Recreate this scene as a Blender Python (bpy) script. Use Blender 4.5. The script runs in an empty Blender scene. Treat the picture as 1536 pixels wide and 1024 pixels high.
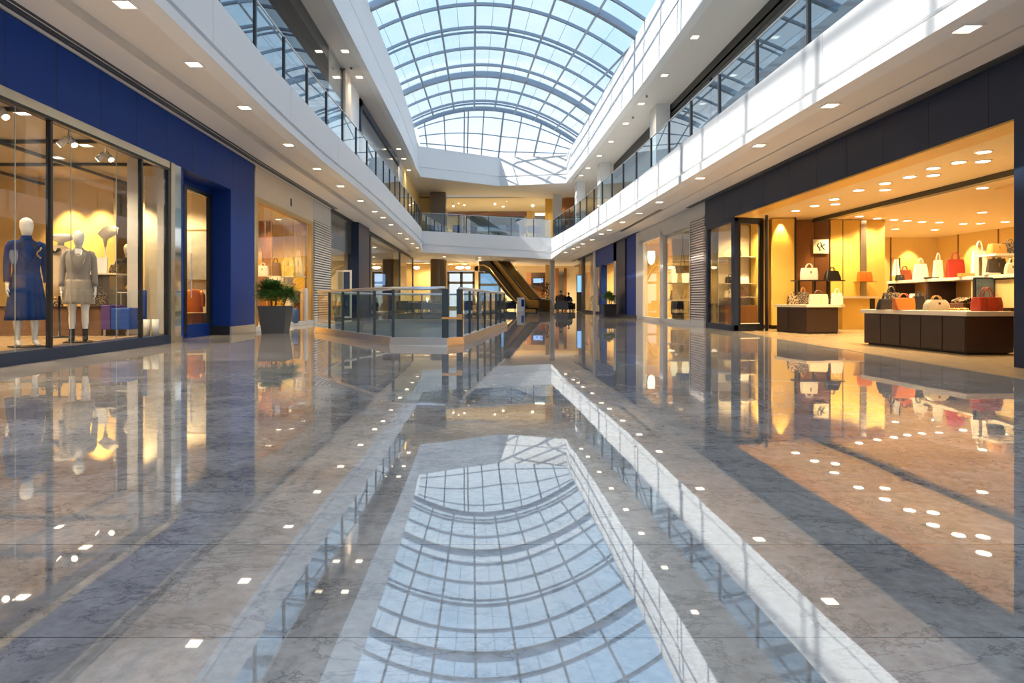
import bpy, math, random
from mathutils import Vector, Matrix
random.seed(7)
PI = math.pi
R = math.radians
COL = bpy.context.scene.collection
SC = bpy.context.scene

# ------------------------------------------------------------------ camera
F, CX, CY, CZ = 940.0, 728.0, 450.0, 0.85
cam = bpy.data.cameras.new('camera')
cam.sensor_width = 36.0
cam.lens = F / 1536 * 36.0
cam.shift_x = (768 - CX) / 1536
cam.shift_y = (CY - 512) / 1536
cam.clip_end = 400
cam_o = bpy.data.objects.new('camera', cam)
cam_o.location = (0, 0, CZ)
cam_o.rotation_euler = (R(90), 0, 0)
COL.objects.link(cam_o)
SC.camera = cam_o

# ------------------------------------------------------------------ world, sun, exposure
SC.view_settings.view_transform = 'Standard'
SC.view_settings.look = 'None'
SC.view_settings.exposure = 0.60
SC.view_settings.gamma = 1
w = bpy.data.worlds.new('sky')
SC.world = w
w.use_nodes = True
nt = w.node_tree
nt.nodes.clear()
wo = nt.nodes.new('ShaderNodeOutputWorld')
bg = nt.nodes.new('ShaderNodeBackground')
tc = nt.nodes.new('ShaderNodeTexCoord')
sx = nt.nodes.new('ShaderNodeSeparateXYZ')
rp = nt.nodes.new('ShaderNodeValToRGB')
rp.color_ramp.elements[0].position = 0.0
rp.color_ramp.elements[0].color = (0.62, 0.68, 0.72, 1)
rp.color_ramp.elements[1].position = 1.0
rp.color_ramp.elements[1].color = (0.20, 0.42, 0.80, 1)
for p_, c_ in ((0.22, (0.93, 0.97, 1.0, 1)), (0.36, (0.56, 0.78, 0.98, 1)), (0.62, (0.34, 0.60, 0.93, 1))):
    e = rp.color_ramp.elements.new(p_)
    e.color = c_
nz = nt.nodes.new('ShaderNodeTexNoise')
nz.inputs['Scale'].default_value = 3.2
nz.inputs['Detail'].default_value = 6
nz.inputs['Roughness'].default_value = 0.55
cr = nt.nodes.new('ShaderNodeValToRGB')
cr.color_ramp.elements[0].position = 0.47
cr.color_ramp.elements[1].position = 0.70
cr.color_ramp.elements[1].color = (0.75, 0.75, 0.75, 1)
mx = nt.nodes.new('ShaderNodeMix')
mx.data_type = 'RGBA'
mx.inputs['B'].default_value = (0.85, 0.92, 1.0, 1)
nt.links.new(tc.outputs['Generated'], sx.inputs[0])
nt.links.new(sx.outputs['Z'], rp.inputs[0])
nt.links.new(tc.outputs['Generated'], nz.inputs['Vector'])
nt.links.new(nz.outputs['Fac'], cr.inputs[0])
nt.links.new(cr.outputs[0], mx.inputs['Factor'])
nt.links.new(rp.outputs[0], mx.inputs['A'])
nt.links.new(mx.outputs['Result'], bg.inputs[0])
bg.inputs[1].default_value = 0.9
nt.links.new(bg.outputs[0], wo.inputs[0])

sd = bpy.data.lights.new('sun', 'SUN')
sd.energy = 4.8
sd.angle = R(0.9)
sd.color = (1.0, 0.93, 0.82)
so = bpy.data.objects.new('sun', sd)
sdir = Vector((0.72, 0.03, -0.70))
so.rotation_euler = sdir.to_track_quat('-Z', 'Y').to_euler()
so.location = (-20, 0, 30)
COL.objects.link(so)

LP = 2.6
WARM = (1.0, 0.80, 0.55)
AMBER = (1.0, 0.77, 0.44)
def spot(loc, power, color=WARM, size=R(120), blend=0.8, radius=0.06, aim=(0, 0, -1)):
    l = bpy.data.lights.new('downlight_or_added_lamp', 'SPOT')
    l.energy = power * LP; l.color = color; l.spot_size = size; l.spot_blend = blend; l.shadow_soft_size = radius
    o = bpy.data.objects.new('downlight_or_added_lamp', l)
    o.location = loc
    o.rotation_euler = Vector(aim).to_track_quat('-Z', 'Y').to_euler()
    COL.objects.link(o)
    return o

# ------------------------------------------------------------------ measuring helpers
def P(px, py, Y):
    return Vector(((px - CX) * Y / F, Y, CZ + (CY - py) * Y / F))
def xat(px, Y): return (px - CX) * Y / F
def zat(py, Y): return CZ + (CY - py) * Y / F
def yfl(py, z=0.0): return (CZ - z) * F / (py - CY)
def XL(Y): return -6.02 - 0.0165 * Y if Y < 17 else -6.30
def YL(px): return 5659 / (712.5 - px) if px < 380.5 else 5922 / (728 - px)
def XR(Y): return 6.6 + 0.014 * Y if Y < 28.5 else 7.0
def YR(px): return 6204 / (px - 741.2) if px > 958 else 6580 / (px - 728)

# ------------------------------------------------------------------ materials
MATS = {}
def newmat(name):
    m = bpy.data.materials.new(name)
    m.use_nodes = True
    m.node_tree.nodes.clear()
    return m, m.node_tree
def mat(name, color, rough=0.5, metal=0.0, var=0.06, scale=8.0, bump=0.0, spec=0.5, coat=0.0, sheen=0.0, stretch=None, emit=0.0):
    if name in MATS: return MATS[name]
    m, t = newmat(name)
    out = t.nodes.new('ShaderNodeOutputMaterial')
    b = t.nodes.new('ShaderNodeBsdfPrincipled')
    t.links.new(b.outputs[0], out.inputs[0])
    co = t.nodes.new('ShaderNodeTexCoord')
    mp = t.nodes.new('ShaderNodeMapping')
    if stretch: mp.inputs['Scale'].default_value = stretch
    t.links.new(co.outputs['Object'], mp.inputs[0])
    n = t.nodes.new('ShaderNodeTexNoise')
    n.inputs['Scale'].default_value = scale
    n.inputs['Detail'].default_value = 4
    t.links.new(mp.outputs[0], n.inputs['Vector'])
    r = t.nodes.new('ShaderNodeMix'); r.data_type = 'RGBA'
    a = [max(0, c * (1 - var)) for c in color[:3]] + [1]
    c2 = [min(1, c * (1 + var)) for c in color[:3]] + [1]
    r.inputs['A'].default_value = a; r.inputs['B'].default_value = c2
    t.links.new(n.outputs['Fac'], r.inputs['Factor'])
    t.links.new(r.outputs['Result'], b.inputs['Base Color'])
    b.inputs['Roughness'].default_value = rough
    b.inputs['Metallic'].default_value = metal
    b.inputs['Specular IOR Level'].default_value = spec
    b.inputs['Coat Weight'].default_value = coat
    if sheen: b.inputs['Sheen Weight'].default_value = sheen
    if bump:
        bp = t.nodes.new('ShaderNodeBump')
        bp.inputs['Strength'].default_value = bump
        bp.inputs['Distance'].default_value = 0.01
        t.links.new(n.outputs['Fac'], bp.inputs['Height'])
        t.links.new(bp.outputs[0], b.inputs['Normal'])
    if emit:
        b.inputs['Emission Color'].default_value = list(color[:3]) + [1]
        b.inputs['Emission Strength'].default_value = emit
    MATS[name] = m
    return m
def emis(name, color, s):
    if name in MATS: return MATS[name]
    m, t = newmat(name)
    out = t.nodes.new('ShaderNodeOutputMaterial')
    e = t.nodes.new('ShaderNodeEmission')
    e.inputs[0].default_value = list(color) + [1]
    e.inputs[1].default_value = s
    t.links.new(e.outputs[0], out.inputs[0])
    MATS[name] = m
    return m
def glass(name, tint, ior=1.5, extra=0.0, rough=0.0):
    if name in MATS: return MATS[name]
    m, t = newmat(name)
    out = t.nodes.new('ShaderNodeOutputMaterial')
    tr = t.nodes.new('ShaderNodeBsdfTransparent')
    tr.inputs[0].default_value = list(tint) + [1]
    g = t.nodes.new('ShaderNodeBsdfGlossy')
    g.inputs['Roughness'].default_value = rough
    fr = t.nodes.new('ShaderNodeFresnel')
    fr.inputs[0].default_value = ior
    # same reflectance from either side of the pane
    geo = t.nodes.new('ShaderNodeNewGeometry')
    vm = t.nodes.new('ShaderNodeVectorMath'); vm.operation = 'DOT_PRODUCT'
    t.links.new(geo.outputs['Incoming'], vm.inputs[0])
    t.links.new(geo.outputs['Normal'], vm.inputs[1])
    ab = t.nodes.new('ShaderNodeMath'); ab.operation = 'ABSOLUTE'
    t.links.new(vm.outputs['Value'], ab.inputs[0])
    om = t.nodes.new('ShaderNodeMath'); om.operation = 'SUBTRACT'; om.inputs[0].default_value = 1.0
    t.links.new(ab.outputs[0], om.inputs[1])
    pw = t.nodes.new('ShaderNodeMath'); pw.operation = 'POWER'; pw.inputs[1].default_value = 5.0
    t.links.new(om.outputs[0], pw.inputs[0])
    f0 = ((ior - 1) / (ior + 1)) ** 2 + extra
    ma = t.nodes.new('ShaderNodeMath'); ma.operation = 'MULTIPLY_ADD'
    ma.inputs[1].default_value = 1 - f0; ma.inputs[2].default_value = f0
    t.links.new(pw.outputs[0], ma.inputs[0])
    t.nodes.remove(fr)
    mi = t.nodes.new('ShaderNodeMixShader')
    t.links.new(ma.outputs[0], mi.inputs[0])
    t.links.new(tr.outputs[0], mi.inputs[1])
    t.links.new(g.outputs[0], mi.inputs[2])
    t.links.new(mi.outputs[0], out.inputs[0])
    MATS[name] = m
    return m

def floor_mat():
    m, t = newmat('polished_marble')
    N = t.nodes.new; L = t.links.new
    out = N('ShaderNodeOutputMaterial')
    co = N('ShaderNodeTexCoord')
    n1 = N('ShaderNodeTexNoise'); n1.inputs['Scale'].default_value = 1.6; n1.inputs['Detail'].default_value = 8; n1.inputs['Roughness'].default_value = 0.65; n1.inputs['Distortion'].default_value = 0.6
    L(co.outputs['Object'], n1.inputs['Vector'])
    r1 = N('ShaderNodeValToRGB')
    r1.color_ramp.elements[0].position = 0.36; r1.color_ramp.elements[0].color = (0.60, 0.53, 0.455, 1)
    r1.color_ramp.elements[1].position = 0.62; r1.color_ramp.elements[1].color = (0.95, 0.88, 0.79, 1)
    L(n1.outputs['Fac'], r1.inputs[0])
    # fine grain
    n3 = N('ShaderNodeTexNoise'); n3.inputs['Scale'].default_value = 26; n3.inputs['Detail'].default_value = 6; n3.inputs['Roughness'].default_value = 0.7
    L(co.outputs['Object'], n3.inputs['Vector'])
    r3 = N('ShaderNodeValToRGB')
    r3.color_ramp.elements[0].position = 0.32; r3.color_ramp.elements[0].color = (0.62, 0.62, 0.62, 1)
    r3.color_ramp.elements[1].position = 0.62; r3.color_ramp.elements[1].color = (1, 1, 1, 1)
    L(n3.outputs['Fac'], r3.inputs[0])
    # veins
    mp = N('ShaderNodeMapping'); mp.inputs['Scale'].default_value = (0.9, 1.5, 1); mp.inputs['Rotation'].default_value = (0, 0, 0.5)
    L(co.outputs['Object'], mp.inputs[0])
    n2 = N('ShaderNodeTexNoise'); n2.inputs['Scale'].default_value = 2.6; n2.inputs['Detail'].default_value = 12; n2.inputs['Roughness'].default_value = 0.68; n2.inputs['Distortion'].default_value = 0.35
    L(mp.outputs[0], n2.inputs['Vector'])
    r2 = N('ShaderNodeValToRGB')
    r2.color_ramp.elements[0].position = 0.482; r2.color_ramp.elements[0].color = (1, 1, 1, 1)
    r2.color_ramp.elements[1].position = 0.518; r2.color_ramp.elements[1].color = (1, 1, 1, 1)
    e = r2.color_ramp.elements.new(0.5); e.color = (0.34, 0.34, 0.36, 1)
    L(n2.outputs['Fac'], r2.inputs[0])
    m1 = N('ShaderNodeMix'); m1.data_type = 'RGBA'; m1.blend_type = 'MULTIPLY'; m1.inputs['Factor'].default_value = 0.75
    L(r1.outputs[0], m1.inputs['A']); L(r3.outputs[0], m1.inputs['B'])
    m2 = N('ShaderNodeMix'); m2.data_type = 'RGBA'; m2.blend_type = 'MULTIPLY'; m2.inputs['Factor'].default_value = 0.65
    L(m1.outputs['Result'], m2.inputs['A']); L(r2.outputs[0], m2.inputs['B'])
    # joints
    mp2 = N('ShaderNodeMapping'); mp2.inputs['Location'].default_value = (3.8, -0.98, 0)
    L(co.outputs['Object'], mp2.inputs[0])
    br = N('ShaderNodeTexBrick')
    br.offset = 0.0; br.squash = 1.0
    br.inputs['Scale'].default_value = 1.0; br.inputs['Brick Width'].default_value = 4.8; br.inputs['Row Height'].default_value = 0.6
    br.inputs['Mortar Size'].default_value = 0.0022; br.inputs['Mortar Smooth'].default_value = 0.0; br.inputs['Bias'].default_value = 0.0
    br.inputs['Color1'].default_value = (1, 1, 1, 1); br.inputs['Color2'].default_value = (0.84, 0.84, 0.85, 1); br.inputs['Mortar'].default_value = (0.25, 0.25, 0.27, 1)
    L(mp2.outputs[0], br.inputs['Vector'])
    m3 = N('ShaderNodeMix'); m3.data_type = 'RGBA'; m3.blend_type = 'MULTIPLY'; m3.inputs['Factor'].default_value = 1.0
    L(m2.outputs['Result'], m3.inputs['A']); L(br.outputs['Color'], m3.inputs['B'])
    d = N('ShaderNodeBsdfDiffuse'); L(m3.outputs['Result'], d.inputs[0])
    g = N('ShaderNodeBsdfGlossy'); g.inputs['Roughness'].default_value = 0.018
    # faint waviness so that far reflections smear a little
    nb = N('ShaderNodeTexNoise'); nb.inputs['Scale'].default_value = 0.9; nb.inputs['Detail'].default_value = 2
    L(co.outputs['Object'], nb.inputs['Vector'])
    bp = N('ShaderNodeBump'); bp.inputs['Strength'].default_value = 0.05; bp.inputs['Distance'].default_value = 0.02
    L(nb.outputs['Fac'], bp.inputs['Height']); L(bp.outputs[0], g.inputs['Normal'])
    fr = N('ShaderNodeFresnel'); fr.inputs[0].default_value = 2.1
    ma = N('ShaderNodeMath'); ma.operation = 'MULTIPLY_ADD'; ma.inputs[1].default_value = 0.62; ma.inputs[2].default_value = 0.37
    L(fr.outputs[0], ma.inputs[0])
    mi = N('ShaderNodeMixShader'); L(ma.outputs[0], mi.inputs[0]); L(d.outputs[0], mi.inputs[1]); L(g.outputs[0], mi.inputs[2])
    L(mi.outputs[0], out.inputs[0])
    MATS['marble'] = m
    return m

M_floor = floor_mat()
M_white = mat('white_plaster', (0.80, 0.80, 0.80), 0.55, var=0.02, scale=2)
M_soffit = mat('warm_white_soffit', (0.74, 0.70, 0.66), 0.6, var=0.02, scale=2)
M_cream = mat('cream_panel', (0.72, 0.62, 0.50), 0.35, var=0.03, scale=2)
M_stone = mat('pale_stone_panel', (0.62, 0.60, 0.57), 0.4, var=0.05, scale=3)
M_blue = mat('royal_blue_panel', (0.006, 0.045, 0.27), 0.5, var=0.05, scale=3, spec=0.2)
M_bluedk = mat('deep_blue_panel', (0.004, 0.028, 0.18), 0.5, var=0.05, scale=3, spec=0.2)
M_navy = mat('navy_panel', (0.018, 0.030, 0.062), 0.45, var=0.06, scale=3, spec=0.3)
M_black = mat('black_metal', (0.012, 0.013, 0.016), 0.35, var=0.1, spec=0.5)
M_dkgrey = mat('dark_grey_metal', (0.05, 0.052, 0.055), 0.45, var=0.1)
M_greyglass = mat('smoked_grey_panel', (0.085, 0.085, 0.08), 0.15, var=0.1, scale=2)
M_brass = mat('brushed_brass', (0.62, 0.42, 0.16), 0.28, metal=0.9, var=0.08, scale=20)
M_champ = mat('champagne_metal', (0.60, 0.52, 0.40), 0.25, metal=0.85, var=0.12, scale=4)
M_steel = mat('brushed_steel', (0.74, 0.73, 0.71), 0.28, metal=0.9, var=0.05, scale=30)
M_skyframe = mat('painted_skylight_steel', (0.27, 0.34, 0.43), 0.35, metal=0.2, var=0.04)
M_wood = mat('warm_oak_floor', (0.40, 0.27, 0.14), 0.25, var=0.25, scale=6, stretch=(6, 0.6, 1))
M_wooddk = mat('dark_brown_wood', (0.045, 0.025, 0.018), 0.3, var=0.2, scale=6)
M_woodmid = mat('brown_wood_panel', (0.22, 0.085, 0.022), 0.35, var=0.15, scale=4, stretch=(3, 3, 0.4))
M_mustard = mat('mustard_fabric_wall', (0.78, 0.50, 0.10), 0.6, var=0.05, scale=30)
M_butter = mat('butter_wall', (0.80, 0.57, 0.22), 0.6, var=0.04)
M_tan = mat('tan_ceiling', (0.78, 0.61, 0.34), 0.6, var=0.03)
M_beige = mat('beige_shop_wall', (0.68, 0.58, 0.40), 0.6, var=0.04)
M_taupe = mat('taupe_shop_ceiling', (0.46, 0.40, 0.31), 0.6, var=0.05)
M_gold = mat('gold_wall', (0.70, 0.42, 0.06), 0.4, var=0.08)
M_creamtop = mat('cream_stone_top', (0.80, 0.70, 0.52), 0.3, var=0.04)
M_mann = mat('mannequin_white', (0.80, 0.76, 0.69), 0.3, var=0.01)
M_navycloth = mat('navy_wool', (0.008, 0.032, 0.14), 0.9, var=0.2, scale=60, bump=0.3, spec=0.15)
M_greycloth = mat('grey_wool', (0.27, 0.23, 0.19), 0.85, var=0.15, scale=60, sheen=0.3, bump=0.3)
M_greycloth2 = mat('taupe_pleated_cloth', (0.34, 0.28, 0.21), 0.85, var=0.15, scale=60, sheen=0.3)
M_beigecloth = mat('beige_linen', (0.55, 0.43, 0.28), 0.85, var=0.12, scale=50)
M_blackcloth = mat('black_cloth', (0.02, 0.018, 0.016), 0.85, var=0.2, scale=50)
M_leaf = mat('leaf_green', (0.075, 0.17, 0.025), 0.5, var=0.5, scale=9)
M_leaf2 = mat('light_leaf_green', (0.14, 0.26, 0.04), 0.5, var=0.4, scale=9)
M_pot = mat('charcoal_planter', (0.05, 0.055, 0.06), 0.5, var=0.06)
M_potbr = mat('dark_brown_planter', (0.03, 0.02, 0.02), 0.5, var=0.06)
M_soil = mat('potting_soil', (0.03, 0.02, 0.012), 0.9, var=0.4, scale=40)
M_slate = mat('slate_blue_matting', (0.055, 0.085, 0.11), 0.35, var=0.12, scale=12)
M_glass = glass('shop_glass', (0.97, 0.98, 0.97), 1.5, 0.01)
M_rail_glass = glass('balustrade_glass', (0.80, 0.90, 0.90), 1.55, 0.05)
M_balc_glass = glass('balcony_glass', (0.48, 0.68, 0.78), 1.6, 0.32)
M_roof_glass = glass('roof_glass', (0.90, 0.955, 1.0), 1.5, 0.0)
M_lamp = emis('downlight_glow', (1.0, 0.84, 0.60), 5.0)
M_lampwhite = emis('lamp_glow', (1.0, 0.86, 0.6), 3.0)
M_cove = emis('cove_glow', (1.0, 0.74, 0.38), 1.3)
M_screen = emis('screen_glow', (0.12, 0.35, 0.8), 1.2)
M_trimw = mat('white_trim', (0.78, 0.76, 0.72), 0.4, var=0.02)
# leathers
def leather(n, c, rough=0.38): return mat('leather_' + n, c, rough, var=0.12, scale=25, bump=0.15)
L_white = leather('white', (0.80, 0.72, 0.56)); L_cream = leather('cream', (0.72, 0.60, 0.38)); L_black = leather('black', (0.016, 0.014, 0.014))
L_red = leather('dark_red', (0.30, 0.025, 0.012)); L_scar = leather('scarlet', (0.52, 0.045, 0.012)); L_orange = leather('orange', (0.62, 0.16, 0.02))
L_brown = leather('brown', (0.13, 0.05, 0.02)); L_tan = leather('tan', (0.50, 0.25, 0.06)); L_grey = leather('grey', (0.12, 0.10, 0.085)); L_rust = leather('rust', (0.34, 0.07, 0.02))
L_gold = mat('gold_trinket', (0.65, 0.42, 0.12), 0.3, metal=0.7, var=0.3, scale=40)
def patterned(name, a, b, sc):
    m, t = newmat(name)
    out = t.nodes.new('ShaderNodeOutputMaterial'); bs = t.nodes.new('ShaderNodeBsdfPrincipled')
    co = t.nodes.new('ShaderNodeTexCoord'); v = t.nodes.new('ShaderNodeTexVoronoi'); v.inputs['Scale'].default_value = sc
    rr = t.nodes.new('ShaderNodeValToRGB'); rr.color_ramp.interpolation = 'CONSTANT'
    rr.color_ramp.elements[0].color = list(a) + [1]; rr.color_ramp.elements[1].color = list(b) + [1]; rr.color_ramp.elements[1].position = 0.5
    t.links.new(co.outputs['Object'], v.inputs['Vector']); t.links.new(v.outputs['Distance'], rr.inputs[0]); t.links.new(rr.outputs[0], bs.inputs['Base Color'])
    bs.inputs['Roughness'].default_value = 0.5
    t.links.new(bs.outputs[0], out.inputs[0]); MATS[name] = m
    return m
L_pat = patterned('spotted_leather', (0.03, 0.015, 0.01), (0.42, 0.26, 0.12), 26)
L_pat2 = patterned('dark_spotted_leather', (0.015, 0.012, 0.012), (0.20, 0.14, 0.09), 30)

# ------------------------------------------------------------------ mesh builder
class MB:
    def __init__(s): s.v = []; s.f = []
    def add(s, vs, fs, M=None):
        n = len(s.v)
        for v in vs:
            v = Vector(v)
            s.v.append(M @ v if M is not None else v)
        s.f += [tuple(i + n for i in f) for f in fs]
        return s
    def box(s, x0, x1, y0, y1, z0, z1, M=None):
        vs = [(x, y, z) for z in (z0, z1) for y in (y0, y1) for x in (x0, x1)]
        return s.add(vs, [(0, 2, 3, 1), (4, 5, 7, 6), (0, 1, 5, 4), (2, 6, 7, 3), (0, 4, 6, 2), (1, 3, 7, 5)], M)
    def hexa(s, b, t):
        return s.add(list(b) + list(t), [(3, 2, 1, 0), (4, 5, 6, 7), (0, 1, 5, 4), (1, 2, 6, 5), (2, 3, 7, 6), (3, 0, 4, 7)])
    def quad(s, a, b, c, d): return s.add([a, b, c, d], [(0, 1, 2, 3)])
    def prism(s, poly, z0, z1, M=None):
        n = len(poly)
        vs = [(x, y, z0) for x, y in poly] + [(x, y, z1) for x, y in poly]
        fs = [tuple(range(n - 1, -1, -1)), tuple(range(n, 2 * n))] + [(i, (i + 1) % n, n + (i + 1) % n, n + i) for i in range(n)]
        return s.add(vs, fs, M)
    def rings(s, rs, cap=True, closed=True, M=None):
        n = len(rs[0]); vs = [p for r in rs for p in r]; fs = []
        for k in range(len(rs) - 1):
            for i in range(n if closed else n - 1):
                j = (i + 1) % n
                fs.append((k * n + i, k * n + j, (k + 1) * n + j, (k + 1) * n + i))
        if cap and closed:
            fs.append(tuple(range(n - 1, -1, -1))); fs.append(tuple((len(rs) - 1) * n + i for i in range(n)))
        return s.add(vs, fs, M)
    def tube(s, pts, rad, seg=8, M=None, cap=True, flat=1.0):
        pts = [Vector(p) for p in pts]
        if not isinstance(rad, (list, tuple)): rad = [rad] * len(pts)
        rs = []; up = None
        for i, p in enumerate(pts):
            d = (pts[min(i + 1, len(pts) - 1)] - pts[max(i - 1, 0)]).normalized()
            if up is None: up = Vector((0, 0, 1)) if abs(d.z) < 0.9 else Vector((1, 0, 0))
            a = d.cross(up).normalized(); b = a.cross(d).normalized(); up = b
            rs.append([p + (a * math.cos(2 * PI * k / seg) + b * flat * math.sin(2 * PI * k / seg)) * rad[i] for k in range(seg)])
        return s.rings(rs, cap, True, M)
    def loft(s, secs, seg=20, M=None, cap=True, mod=None):
        """secs: (cx, cy, z, rx, ry)"""
        rs = []
        for q, (cx, cy, z, rx, ry) in enumerate(secs):
            rs.append([Vector((cx + rx * math.cos(2 * PI * k / seg) * (mod(q, k) if mod else 1), cy + ry * math.sin(2 * PI * k / seg) * (mod(q, k) if mod else 1), z)) for k in range(seg)])
        return s.rings(rs, cap, True, M)
    def ball(s, c, r, M=None, seg=12):
        if not isinstance(r, (list, tuple)): r = (r, r, r)
        secs = []
        for i in range(seg // 2 + 1):
            a = PI * i / (seg // 2)
            k = max(math.sin(a), 0.02)
            secs.append((c[0], c[1], c[2] - r[2] * math.cos(a), r[0] * k, r[1] * k))
        return s.loft(secs, seg, M)
    def build(s, name, m=None, parent=None, smooth=False, bevel=0.0, seg=2, label=None, cat=None, group=None, kind=None):
        vs = s.v
        if parent is None:
            xs = [v.x for v in vs]; ys = [v.y for v in vs]; zs = [v.z for v in vs]
            org = Vector(((min(xs) + max(xs)) / 2, (min(ys) + max(ys)) / 2, min(zs)))
        else:
            org = wloc(parent)
        me = bpy.data.meshes.new(name)
        me.from_pydata([tuple(v - org) for v in vs], [], s.f)
        me.update()
        if smooth:
            for p in me.polygons: p.use_smooth = True
        o = bpy.data.objects.new(name, me)
        COL.objects.link(o)
        if parent is None: o.location = org
        else: o.parent = parent
        if m is not None:
            for k in (m if isinstance(m, (list, tuple)) else [m]): me.materials.append(k)
        if bevel:
            b = o.modifiers.new('bevel', 'BEVEL'); b.width = bevel; b.segments = seg; b.limit_method = 'ANGLE'; b.angle_limit = R(40)
        tag(o, label, cat, group, kind)
        return o
def wloc(o):
    l = Vector((0, 0, 0))
    while o is not None:
        l += Vector(o.location); o = o.parent
    return l
def tag(o, label=None, cat=None, group=None, kind=None):
    if label: o['label'] = label
    if cat: o['category'] = cat
    if group: o['group'] = group
    if kind: o['kind'] = kind
    return o
def thing(name, loc=(0, 0, 0), label=None, cat=None, group=None, rz=0.0):
    o = bpy.data.objects.new(name, None)
    o.empty_display_size = 0.1
    COL.objects.link(o); o.location = loc; o.rotation_euler = (0, 0, rz)
    return tag(o, label, cat, group)
def kids(o): return [c for c in COL.objects if c.parent == o]
def copy_tree(o, parent=None):
    c = o.copy(); COL.objects.link(c); c.parent = parent
    for ch in kids(o): copy_tree(ch, c)
    return c
def place(o, loc, rz=0.0, sc=None):
    o.location = loc; o.rotation_euler = (0, 0, rz)
    if sc: o.scale = (sc, sc, sc) if not isinstance(sc, (tuple, list)) else sc
    return o
def S(mb, name, m, **k): return mb.build(name, m, kind='structure', **k)
def B(*a): return MB().box(*a)
TRIM = [0]; WALL = [0]
def trim(mb, m, **k):
    TRIM[0] += 1
    return S(mb, 'trim_%d' % TRIM[0], m, **k)
def hframe(mb, x0, x1, y, z0, z1, t, d):
    """rectangular frame in an XZ plane"""
    mb.box(x0, x0 + t, y, y + d, z0, z1); mb.box(x1 - t, x1, y, y + d, z0, z1)
    mb.box(x0 + t, x1 - t, y, y + d, z1 - t, z1); mb.box(x0 + t, x1 - t, y, y + d, z0, z0 + t)
    return mb

# ------------------------------------------------------------------ big structure
def wb(mb, side, Ya, Yb, t0, t1, z0, z1):
    """box along a side wall: t grows away from the hall"""
    def X(Y, t): return XL(Y) - t if side == 'L' else XR(Y) + t
    b = [(X(Ya, t0), Ya, z0), (X(Yb, t0), Yb, z0), (X(Yb, t1), Yb, z0), (X(Ya, t1), Ya, z0)]
    t = [(x, y, z1) for x, y, z in b]
    return mb.hexa(b, t)
def WBX(side, *a): return wb(MB(), side, *a)

# floor with the opening of the balustrade left whole (slate matting lies inside it)
S(MB().box(-16, 18, -14, 74, -0.3, 0.0), 'floor', M_floor)

# profile paths: (Y, X, z bottom, groove low, groove high, z top, rail top)
LL = [(-12, -4.10, 4.55, 4.71, 4.82, 5.60, 6.68), (7.73, -4.10, 4.55, 4.71, 4.82, 5.60, 6.68), (12.27, -4.28, 4.55, 4.72, 4.83, 5.58, 6.65),
      (13.9, -4.31, 4.55, 4.72, 4.84, 5.62, 6.68), (16.4, -4.33, 4.55, 4.73, 4.84, 5.65, 6.70), (22.2, -4.22, 4.55, 4.75, 4.87, 5.67, 6.72),
      (26.3, -4.20, 4.55, 4.76, 4.90, 5.70, 6.80), (31.9, -4.26, 4.55, 4.78, 4.93, 5.75, 6.95), (36.5, -4.29, 4.55, 4.81, 4.97, 5.78, 7.05), (40.5, -4.35, 4.55, 4.85, 5.01, 5.82, 7.2),
      (43.2, -4.44, 4.55, 4.88, 5.05, 5.90, 7.3), (45.3, -4.57, 4.55, 4.92, 5.10, 5.97, 7.4), (47.0, -4.73, 4.55, 4.96, 5.15, 6.08, 7.5), (48.3, -4.90, 4.55, 5.0, 5.2, 6.20, 7.62)]
RL = [(-12, 5.20, 3.95, 4.14, 4.22, 4.99, 5.96), (6.47, 5.20, 3.95, 4.14, 4.22, 4.99, 5.96), (12.4, 5.17, 3.95, 4.14, 4.22, 4.98, 5.96),
      (16.0, 5.16, 3.95, 4.14, 4.22, 5.0, 6.0), (22.3, 5.16, 3.95, 4.14, 4.23, 5.01, 6.07), (28.0, 5.05, 3.95, 4.14, 4.24, 5.01, 6.12), (35.2, 4.92, 3.95, 4.16, 4.27, 5.02, 6.2),
      (40.5, 4.88, 3.95, 4.22, 4.34, 5.20, 6.5), (47.4, 4.97, 3.95, 4.33, 4.48, 5.53, 6.92)]
LU = [(-12, -5.04, 10.75, 11.95, 12.1, 13.75), (20, -5.04, 10.75, 11.95, 12.1, 13.75), (37.2, -5.04, 10.75, 11.93, 12.08, 13.75), (44, -5.1, 10.75, 11.7, 11.86, 13.5), (50.2, -5.34, 10.75, 11.40, 11.56, 13.2)]
MU = [(53.0, 1.21, 10.49, 11.17, 11.33, 12.89)]
RU = [(-12, 6.60, 9.925, 11.05, 11.17, 12.49), (26, 6.6, 9.925, 11.05, 11.17, 12.49), (40, 6.45, 9.925, 10.85, 10.98, 12.35), (48.6, 6.26, 9.925, 10.52, 10.66, 12.08)]

def offset_path(path, o):
    """offset towards the atrium (right of travel when walking left side away, across, back)"""
    out = []
    n = len(path)
    for i in range(n):
        p = Vector((path[i][1], path[i][0])); a = None; b = None
        if i > 0: a = (p - Vector((path[i - 1][1], path[i - 1][0]))).normalized()
        if i < n - 1: b = (Vector((path[i + 1][1], path[i + 1][0])) - p).normalized()
        if a is None: a = b
        if b is None: b = a
        na = Vector((a.y, -a.x)); nb = Vector((b.y, -b.x))
        m = (na + nb)
        m = m / max(0.3, m.dot(na)) if m.length > 0.01 else na
        out.append(p + m * o)
    return out
def fascia(path):
    prof = []   # (offset, which z)
    mb = MB(); rs = []
    offs = {k: offset_path(path, k) for k in (0.0, -0.10, -0.035, -0.30)}
    for i, s in enumerate(path):
        zb, g1, g2, zt = s[2:6]
        r = []
        for o, z in ((-0.30, zb), (0.0, zb), (0.0, g1), (-0.10, g1), (-0.10, g2), (-0.035, g2), (-0.035, zt), (-0.30, zt)):
            q = offs[o][i]
            r.append(Vector((q.x, q.y, z)))
        rs.append(r)
    mb.rings(rs, cap=True)
    return mb
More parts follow.
